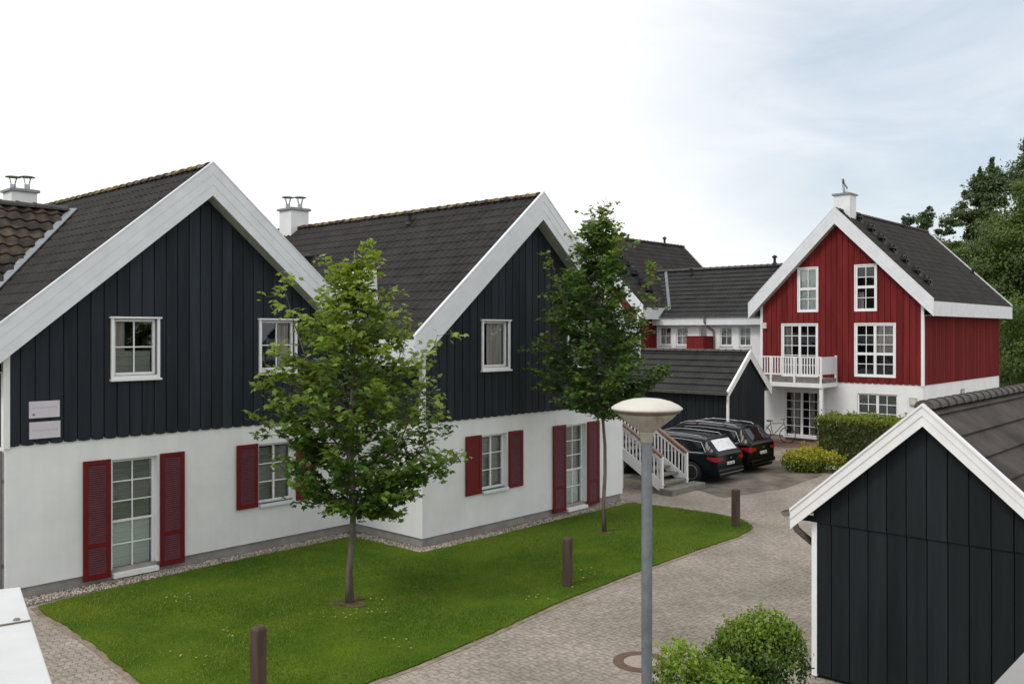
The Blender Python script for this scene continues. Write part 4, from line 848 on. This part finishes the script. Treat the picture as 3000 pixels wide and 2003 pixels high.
def bush_pts(r, n, fn_shell, jit):
    return fn_shell(n)+r.normal(0, jit, (n, 3))
def box_hedge(loc, dx, dy, h, n, lsize, m, label, name='hedge', cat='hedge', seed=3, jit=.035, core='soil', newz=.85):
    t = thing(name, loc, 0, label, cat); r = np.random.default_rng(seed)
    A = np.array([h*dy, h*dy, h*dx, h*dx, dx*dy]); w_ = A/A.sum(); f = r.choice(5, n, p=w_); u, v = r.uniform(0, 1, n), r.uniform(0, 1, n); P = np.zeros((n, 3)); Nn = np.zeros((n, 3))
    P[f == 0] = np.c_[np.zeros((f == 0).sum()), u[f == 0]*dy, v[f == 0]*h]; Nn[f == 0] = (-1, 0, .3); P[f == 1] = np.c_[np.full((f == 1).sum(), dx), u[f == 1]*dy, v[f == 1]*h]; Nn[f == 1] = (1, 0, .3)
    P[f == 2] = np.c_[u[f == 2]*dx, np.zeros((f == 2).sum()), v[f == 2]*h]; Nn[f == 2] = (0, -1, .3); P[f == 3] = np.c_[u[f == 3]*dx, np.full((f == 3).sum(), dy), v[f == 3]*h]; Nn[f == 3] = (0, 1, .3)
    P[f == 4] = np.c_[u[f == 4]*dx, v[f == 4]*dy, np.full((f == 4).sum(), h)]; Nn[f == 4] = (0, 0, 1)
    bulge = .05*np.sin(P[:, 1]*3.1+P[:, 2]*2)+.04*np.sin(P[:, 0]*4+P[:, 2]*5+1)+.03*np.sin(P[:, 1]*8)
    P = P+Nn*bulge[:, None]+r.normal(0, jit, (n, 3)); new = np.clip((P[:, 2]-newz*h)/(.16*h)+r.normal(0, .25, n), 0, 1)
    ns = 70; q = np.c_[r.uniform(0, dx, ns), r.uniform(0, dy, ns), np.full(ns, h)]; ln = r.uniform(.05, .26, ns); kk = 9
    S_ = (q[:, None]+np.array([0, 0, 1.0])*(ln[:, None]*np.linspace(.1, 1, kk)[None])[..., None]).reshape(-1, 3)+r.normal(0, .02, (ns*kk, 3))
    P = np.vstack([P, S_]); Nn = np.vstack([Nn, np.tile([0, 0, 1.0], (ns*kk, 1))]); new = np.r_[new, np.clip(.6+r.normal(0, .2, ns*kk), 0, 1)]
    leaf_cloud('foliage', P, lsize*r.uniform(.5, 1.35, len(P)), m, t, OVAL, .7, new, seed, .2, Nn)
    b = MB(); b.box((.07, .07, 0), (dx-.07, dy-.07, h-.08)); b.build('twigs', 'soil', t); return t
box_hedge((31.1, 8.6, 0), 1.3, 5.0, 1.68, 15000, .095, 'hedge', 'clipped green box hedge in front of the red house, behind the right shed roof')
def round_bush(loc, lobes, n, lsize, m, label, name='shrub', cat='shrub', seed=5, jit=.05, newz=(.8, .5)):
    """lobes: (x,y,z,rx,ry,rz)"""
    t = thing(name, loc, 0, label, cat); r = np.random.default_rng(seed); Lb = np.array(lobes); A = (Lb[:, 3]*Lb[:, 5])**1.0; idx = r.choice(len(Lb), n, p=A/A.sum())
    d = r.normal(0, 1, (n, 3)); d /= np.linalg.norm(d, axis=1)[:, None]; d[:, 2] = np.where(r.uniform(0, 1, n) < .6, np.abs(d[:, 2]), d[:, 2])
    rad = r.uniform(.72, 1.04, n)**.6; P = Lb[idx, :3]+d*Lb[idx, 3:]*rad[:, None]+r.normal(0, jit, (n, 3)); k = P[:, 2] > .02; P = P[k]; d = d[k]; idx = idx[k]
    new = np.clip((P[:, 2]-newz[0])/newz[1]+r.normal(0, .2, len(P)), 0, 1)*np.clip(d[:, 2]+.5, 0, 1)
    ns = 46; q = r.choice(len(P), ns); top_ = P[q]; od = d[q]+[0, 0, .55]; od /= np.linalg.norm(od, axis=1)[:, None]; ln = r.uniform(.08, .24, ns)*max(1, lsize/.06)
    kk = 13; S_ = (top_[:, None]+od[:, None]*(ln[:, None]*np.linspace(.1, 1, kk)[None])[..., None]).reshape(-1, 3)+r.normal(0, .012, (ns*kk, 3))
    P = np.vstack([P, S_]); d = np.vstack([d, np.repeat(od, kk, 0)]); new = np.r_[new, np.clip(.55+r.normal(0, .2, ns*kk), 0, 1)]
    leaf_cloud('foliage', P, lsize*r.uniform(.45, 1.45, len(P)), m, t, OVAL, .75, new, seed, .2, d+[0, 0, .3])
    b = MB()
    for i in range(26):
        q = lobes[i % len(lobes)]; a = r.uniform(0, 6.28); b.tube([(q[0]*.4, q[1]*.4, 0), (q[0]*.8+.1*math.cos(a), q[1]*.8+.1*math.sin(a), q[2]*.7), (q[0]+q[3]*.7*math.cos(a), q[1]+q[4]*.7*math.sin(a), q[2]+q[5]*.5)], [.014, .009, .004], 5, cap=False)
    b.build('twigs', 'bark', t); return t
round_bush((9.95, 5.15, 0), [(0, 0, .80, .45, .45, .48), (.22, -.22, .62, .36, .36, .58), (-.22, .2, .5, .42, .42, .5), (.12, -.10, 1.10, .30, .30, .25), (-.12, .14, .98, .24, .24, .24), (.26, -.28, .98, .22, .22, .26), (0, 0, .3, .5, .5, .35)], 12500, .046, 'shrubl', 'tall rounded green shrub beside the corner of the right shed', seed=5, jit=.035, newz=(.75, .6))
round_bush((8.62, 5.30, 0), [(-.05, .05, 1.02, .24, .24, .28), (0, 0, .7, .3, .3, .4), (.25, -.25, .60, .42, .42, .45), (-.35, 0, .45, .40, .40, .42), (.45, -.35, .45, .4, .4, .45), (-.1, -.1, .25, .5, .5, .3)], 9000, .050, 'shrubl', 'lower spreading green shrub at the bottom edge, between the lamp pole and the tall shrub', seed=6, jit=.045, newz=(.5, .6))
round_bush((29.2, 13.0, 0), [(0, 0, .35, .70, .60, .42), (.3, -.5, .30, .5, .5, .34), (-.3, .3, .30, .5, .5, .38)], 6500, .085, 'gold', 'low golden yellow shrub beside the black car and the box hedge', seed=8, jit=.05, newz=(.2, .5))

def far_tree(name, loc, lobes, n, lsize, m, label, seed, trunk=.3, spires=()):
    t = thing(name, loc, 0, label, 'tree', 'tall trees behind the red house'); r = np.random.default_rng(seed)
    b = MB(); top = max(q[2] for q in lobes); b.tube([(0, 0, 0), (.1, 0, top*.5), (0, .1, top*.9)], [trunk, trunk*.7, trunk*.2], 10)
    for q in lobes: b.tube([(0, 0, q[2]*.35), (q[0]*.5, q[1]*.5, q[2]*.7), (q[0], q[1], q[2])], [trunk*.45, trunk*.3, trunk*.1], 6)
    b.build('trunk', 'bark', t)
    P = []; D = []
    W = np.array([q[3]*q[5] for q in lobes]); W = W/W.sum()
    for q, w_ in zip(lobes, W):
        ncl = int(26+70*w_); c = r.normal(0, 1, (ncl, 3)); c /= np.linalg.norm(c, axis=1)[:, None]; C = np.array(q[:3])+c*np.array(q[3:])*r.uniform(.55, 1.0, ncl)[:, None]
        k = int(n*w_); i = r.choice(ncl, k); rs = r.uniform(.5, 1.0, ncl)*min(q[3:])*.42; d = r.normal(0, 1, (k, 3)); d /= np.linalg.norm(d, axis=1)[:, None]
        P.append(C[i]+d*rs[i][:, None]*r.uniform(.4, 1.0, k)[:, None]*[1.1, 1.1, .75]); D.append(d+c[i]*.7+[0, 0, .5])
    for (x, y, z0, z1, w_) in spires:
        k = int((z1-z0)*420); s = r.uniform(0, 1, k)**1.1; ww = w_*(1.15-s)*(.50+.30*np.sin(s*7+x)); P.append(np.c_[x+s*.5+r.normal(0, 1, k)*ww, y+r.normal(0, 1, k)*ww, z0+(z1-z0)*s+r.normal(0, .15, k)]); D.append(r.normal(0, 1, (k, 3)))
    P = np.vstack(P); D = np.vstack(D); new = np.clip(.5*D[:, 2]-.3+r.normal(0, .25, len(P)), 0, 1)
    leaf_cloud('crown', P, lsize*r.uniform(.6, 1.4, len(P)), m, t, OVAL, .5, new, seed, .2, D); return t
def fl(lat, fw): v = LAT*lat+FWD*fw; return (v[0], v[1], 0)
far_tree('broadleaf_tree', fl(35.0, 60), [(0, 0, 8, 4.5, 4.5, 5), (1, -1, 11.5, 4.2, 4.2, 3.6), (-2.0, 0, 9.5, 3, 3, 3.5), (3, 0, 6, 4, 4, 4.5), (-2.5, .5, 5, 3, 3, 3.6), (3.2, -2, 14.2, 2.8, 2.8, 2.8), (.5, -1, 13.6, 2.2, 2.2, 2.2)], 66000, .20, 'far', 'big rounded green tree at the right edge, nearest of the tall trees', 31)
far_tree('poplar_tree', fl(38.9, 70), [(0, 0, 14, 3.2, 3.2, 3.6), (-1.6, 1.6, 14.8, 1.5, 1.5, 2.2), (-.6, .9, 15.6, 1.5, 1.5, 2.2), (-2.6, 2.4, 12.6, 1.5, 1.5, 2.4), (2.3, -1.6, 16.5, 2.2, 2.2, 2.8), (.5, 0, 9, 4, 4, 5)], 42000, .22, 'far2', 'taller grey green poplar with pointed tips behind the big rounded tree', 33, spires=[(-1.6, 1.6, 15.5, 17.6, .9), (-.6, 1, 16.5, 18.4, .9), (1.6, -1, 18, 20.0, .9), (2.9, -2, 17.5, 20.2, .9)])
far_tree('broadleaf_tree', fl(30.6, 64), [(0, 0, 6.5, 3.2, 3.2, 3.5), (-1.4, 0, 8.6, 1.6, 1.6, 1.9), (1.6, 0, 9.4, 2.0, 2.0, 2.6), (1.3, -1, 5, 3, 3, 3.2)], 24000, .21, 'far', 'shorter green tree just behind the right end of the red house roof', 35)
far_tree('broadleaf_tree', fl(34.9, 76), [(0, 0, 14.0, 1.1, 1.1, 1.1), (.5, -.5, 14.8, .5, .5, .7), (-.8, .8, 14.2, .5, .5, .6), (1.3, -1.4, 13.6, .6, .6, .9), (.6, -.6, 10.5, 1.8, 1.8, 2.6)], 8000, .22, 'far2', 'small tree tip peeping over the red house ridge, left of the tall trees', 37, trunk=.2)
far_tree('broadleaf_tree', fl(30.0, 50), [(0, 0, 4, 3.0, 3.0, 3.8), (2.2, 0, 3.4, 3, 3, 3.4), (-1.0, 0, 2.6, 2.0, 2.0, 2.4)], 22000, .18, 'far', 'low dark bushy tree filling the gap beside the side wall of the red house', 39, trunk=.2)

# ================================================================ CARS
def car(loc, rz, W, H, L_, paint, label, suv, reflection_paint):
    t = thing('parked_car', loc, R(rz), label, 'car', 'cars parked beside the stairs')
    k_ = H/1.5; belt0 = .93*(.5+.5*k_)
    top = lambda y: float(np.interp(y, [0, .05, .14, .42, .49, 1.1, 2.0, 2.6, 3.0, 3.75, 4.4, 4.62, L_], [.92, 1.00, 1.08, 1.405, 1.44, 1.478, 1.5, 1.475, 1.41, 1.0, .86, .74, .62]))*k_
    belt = lambda y: min(float(np.interp(y, [0, .2, 1.0, 2.5, 3.75, 4.4, L_], [.96, .97, .955, .93, .94, .82, .58]))*(.5+.5*k_), top(y)-.012)
    hw = lambda y: W/2*float(np.interp(y, [0, .06, .2, .6, 1.2, 3.6, 4.2, 4.55, L_], [.86, .93, .97, 1, 1, 1, .97, .88, .70]))
    rw = lambda y: hw(y)*float(np.interp(y, [0, .1, .6, 1.5, 2.8, 3.4, 3.9, L_], [.93, .88, .76, .77, .77, .83, .93, .94]))
    wy = (.88, 3.62); wr = .33*(1.08 if suv else 1)
    def zb(y):
        z = float(np.interp(y, [0, .15, .4, L_-.4, L_], [.34, .27, .22, .22, .28]))
        for c in wy:
            if abs(y-c) < wr+.05: z = max(z, wr*.98+math.sqrt(max(0, (wr+.05)**2-(y-c)**2)))
        return z
    def sec(y):     # half section from the bottom centre to the roof centre
        b_, h_, r_, tp, bl = zb(y), hw(y), rw(y), top(y), belt(y); m_ = (.56+.1*(k_-1))
        m_ = max(m_, b_+.02) if m_ > b_ else b_+.03; m_ = min(m_, bl-.01) if bl-.01 > b_ else b_
        return [(0, .2), (h_*.80, .2), (h_*.97, b_), (h_*1.0, max(b_+.01, min(m_, bl-.02))), (h_*.985, max(b_+.015, bl-.03)), (h_*.945, bl), (r_+.01, bl+(tp-bl)*.80), (r_*.96, bl+(tp-bl)*.93), (r_*.80, tp), (0, tp+.012)]
    ys = sorted(set([0, .03, .08, .16] + [round(x, 3) for x in np.arange(.2, L_-.05, .07)] + [L_-.06, L_-.02, L_]))
    b = MB(); rows = []
    for y in ys: s_ = sec(y); rows.append(b.pts([(x, y, z) for x, z in s_]+[(-x, y, z) for x, z in reversed(s_[1:-1])]))
    n_ = len(s_)*2-2
    for p, q in zip(rows[:-1], rows[1:]):
        for j in range(n_): b.f.append([p+j, p+(j+1) % n_, q+(j+1) % n_, q+j])
    b.f.append([rows[0]+j for j in reversed(range(n_))]); b.f.append([rows[-1]+j for j in range(n_)])
    bd = b.build('body', paint, t, smooth=True); md = bd.modifiers.new('edge', 'EDGE_SPLIT'); md.split_angle = R(32)
    def patch(name, y0, y1, t0, t1, m_, side, ny=12, off=.007, parent=t, tap=(0, 0)):
        """glass patch on the cabin side between belt (t=0) and roof edge (t=1)"""
        p = MB(); rs = []
        for i in range(ny+1):
            rr = []
            for j in range(5):
                tt = t0+(t1-t0)*j/4; y = y0+(y1-y0)*i/ny + (tap[0]*(1-i/ny)+tap[1]*(i/ny))*tt
                s_ = sec(y); (xa, za), (xb, zb_) = s_[5], s_[6]; rr.append((side*(xa+(xb-xa)*tt+off), y, za+(zb_-za)*tt))
            rs.append(p.pts(rr))
        for a_, c_ in zip(rs[:-1], rs[1:]):
            for j in range(4): f_ = [a_+j, c_+j, c_+j+1, a_+j+1]; p.f.append(f_ if side > 0 else f_[::-1])
        return p.build(name, m_, parent, smooth=True)
    for sd_ in (-1, 1):
        patch('side_window', .36, 1.22, .10, .93, 'carglass', sd_, tap=(.25, 0)); patch('side_window', 1.30, 2.12, .08, .95, 'carglass', sd_); patch('side_window', 2.20, 3.30, .08, .95, 'carglass', sd_, tap=(0, -.62))
        q = MB(); pth = []
        for (y, tt) in [(3.25, .02), (2.2, .02), (1.3, .02), (.5, .04), (.40, .15), (.62, .92), (1.25, .99), (2.0, 1.0), (2.6, .97)]:
            s_ = sec(y); (xa, za), (xb, zb_) = s_[5], s_[6]; pth.append((sd_*(xa+(xb-xa)*tt+.011), y, za+(zb_-za)*tt))
        q.tube(pth, .009, 6); q.build('window_trim', 'chrome', t)
        q = MB(); pr = [(sd_*(rw(y)*.86), y, top(y)+.055) for y in np.arange(.75, 2.75, .2)]; pr = [(pr[0][0], .66, top(.66)+.0)]+pr+[(pr[-1][0], 2.86, top(2.86)+.0)]; q.tube(pr, .010, 8); q.build('roof_rail', 'chrome', t)
        # tail lamp wraps round the corner
        q = MB(); z0 = .715*(.5+.5*k_); z1 = .875*(.5+.5*k_)
        pl = [(hw(.02)*.60, -.012), (hw(.02)*.99-.01, -.012), (hw(.1)+.006, .05), (hw(.34)+.008, .32)]; kk = [q.pts([(sd_*x, y, z0+(.05, 0, 0, .09)[i]), (sd_*x, y, z1-(.05, .0, 0, .01)[i])]) for i, (x, y) in enumerate(pl)]
        for a_, c_ in zip(kk[:-1], kk[1:]): q.f.append([a_, c_, c_+1, a_+1] if sd_ > 0 else [a_+1, c_+1, c_, a_])
        q.build('tail_light', 'tail', t)
        q = MB(); q.box((sd_*hw(2.9)-.02, 2.78, .98*k_**.5), (sd_*hw(2.9)+.02*sd_, 2.86, 1.0)); mx_ = sorted((sd_*(hw(2.9)+.01), sd_*(hw(2.9)+.20))); q.box((mx_[0], 2.74, .95*k_**.5), (mx_[1], 2.90, 1.10*k_**.5)); q.build('mirror', paint, t, bevel=.02)
        for wy_ in wy:
            wl = MB(Matrix.Translation((sd_*(W/2-.12), wy_, wr)) @ Matrix.Rotation(R(90)*sd_, 4, 'Y')); wl.lathe([(wr*.62, -.09), (wr*.93, -.10), (wr, -.07), (wr, .08), (wr*.94, .105), (wr*.66, .10)], n=36); ty = wl.build('wheel', 'tyre', t, smooth=True)
            rm = MB(Matrix.Translation((sd_*(W/2-.12), wy_, wr)) @ Matrix.Rotation(R(90)*sd_, 4, 'Y')); rm.lathe([(wr*.68, .06), (wr*.68, .100), (wr*.63, .104), (wr*.61, .07)], n=36); rm.lathe([(.055, .03), (.055, .098), (.01, .10)], n=16)
            for i in range(10): a_ = i*math.pi/5; rm.bar((.04*math.cos(a_), .04*math.sin(a_), .088), (wr*.64*math.cos(a_+.1), wr*.64*math.sin(a_+.1), .090), .030, .02, up=(0, 0, 1))
            rm.build('rim', 'rim', ty); ar = MB(Matrix.Translation((sd_*(W/2-.25), wy_, wr)) @ Matrix.Rotation(R(90)*sd_, 4, 'Y')); ar.lathe([(wr+.03, -.2), (wr+.03, .17)], n=30); ar.build('wheel_arch', 'black_plastic', t)
    # rear window
    q = MB(); rs = []
    for i in range(7):
        y = .10+(.39-.10)*i/6; x = rw(y)*.80-.03; z = top(y)+.016; rs.append(q.pts([(-x, y-.008, z), (-x*.5, y-.018, z+.008), (0, y-.022, z+.010), (x*.5, y-.018, z+.008), (x, y-.008, z)]))
    for a_, c_ in zip(rs[:-1], rs[1:]):
        for j in range(4): q.f.append([a_+j, a_+j+1, c_+j+1, c_+j])
    rwn = q.build('rear_window', 'reflection_paint' if reflection_paint else 'carglass', t, smooth=True)  # bright reflection painted on the pane in place of dark glass
    q = MB(); rs = []
    for i in range(7):
        y = 3.05+(3.70-3.05)*i/6; x = rw(y)*.86-.02; z = top(y)+.018; rs.append(q.pts([(-x, y, z), (0, y+.02, z+.012), (x, y, z)]))
    for a_, c_ in zip(rs[:-1], rs[1:]):
        for j in range(2): q.f.append([a_+j, a_+j+1, c_+j+1, c_+j])
    q.build('windscreen', 'carglass', t, smooth=True)
    q = MB(); q.box((-.23, -.022, .60*k_), (.23, -.008, .69*k_)); pl_ = q.build('number_plate', 'plate', t)
    q = MB(); x = -.22
    for wdt in (.05, .0, .04, .04, 0, .04, .04, .04):
        if wdt: q.box((x, -.025, .622*k_), (x+wdt-.012, -.0225, .668*k_))
        x += .052
    q.box((-.20, -.0235, .617*k_), (.205, -.0222, .623*k_)); q.build('plate_characters', 'black_plastic', pl_)
    q = MB(); q.box((-W*.44, -.05, .30), (W*.44, .10, .46)); q.build('bumper', paint, t, bevel=.03)
    q = MB(); q.box((-W*.40, -.058, .315), (W*.40, -.045, .335)); q.build('bumper_trim', 'chrome', t)
    q = MB(); q.box((-.06, -.028, .80*k_), (.06, -.010, .83*k_)); q.build('tailgate_handle', 'chrome', t)
    q = MB(); q.tube([(-.9*W/2*.7, .48, top(.5)+.04), (.9*W/2*.7, .48, top(.5)+.04)], .02, 6); q.build('spoiler', paint, t)
    if suv:
        for yy in (1.15, 2.25): q = MB(); q.box((-W/2*.70, yy-.03, top(yy)+.06), (W/2*.70, yy+.03, top(yy)+.09)); q.build('cross_bar', 'chrome', t)
    # head lamps
    for sd_ in (-1, 1):
        q = MB(); q.box((sd_*hw(L_-.1)*.55-.12, L_-.10, .60), (sd_*hw(L_-.1)*.55+.12, L_-.03, .72)); q.build('headlight', 'plate', t, bevel=.03)
    return t
car((25.38, 13.9, 0), 0, 1.83, 1.44, 4.75, 'paintg', 'dark estate car with a pale reflection painted on its rear window, nearest the stairs', False, True)
car((27.98, 14.1, 0), 0, 1.88, 1.57, 4.75, 'paintb', 'black estate car with roof rails parked behind the other, beside the yellow shrub', True, False)

# ================================================================ BICYCLE
t = thing('bicycle', (35.75, 17.45, 0), R(-80), 'grey bicycle leaning by the patio door of the red house', 'bicycle')
for xx in (-.52, .52):
    b = MB(); n = 28; b.tube([(xx+.33*math.cos(2*math.pi*i/n), 0, .34+.33*math.sin(2*math.pi*i/n)) for i in range(n+1)], .018, 6, cap=False); wl = b.build('wheel', 'tyre', t)
    b = MB()
    for i in range(10): a = i*math.pi/5; b.bar((xx, 0, .34), (xx+.32*math.cos(a), 0, .34+.32*math.sin(a)), .004, .004, up=(0, 1, 0))
    b.build('spokes', 'metal', wl)
b = MB()
for p, q in (((-.52, 0, .34), (-.10, 0, .30)), ((-.10, 0, .30), (.35, 0, .80)), ((-.10, 0, .30), (-.22, 0, .88)), ((-.20, 0, .80), (.36, 0, .84)), ((-.52, 0, .34), (-.20, 0, .80)), ((.52, 0, .34), (.34, 0, .95))): b.tube([p, q], .017, 8)
b.build('frame', 'pole', t)
b = MB(); b.tube([(.30, -.27, 1.0), (.37, -.15, 1.03), (.35, 0, .98), (.37, .15, 1.03), (.30, .27, 1.0)], .014, 8); b.build('handlebar', 'black_plastic', t)
b = MB(); b.prism([(-.36, .88), (-.10, .90), (-.10, .93), (-.36, .95)], -.06, .06); b.build('saddle', 'black_plastic', t, bevel=.02)
b = MB(); b.box((-.75, -.07, .70), (-.30, .07, .72)); b.build('rack', 'metal', t)
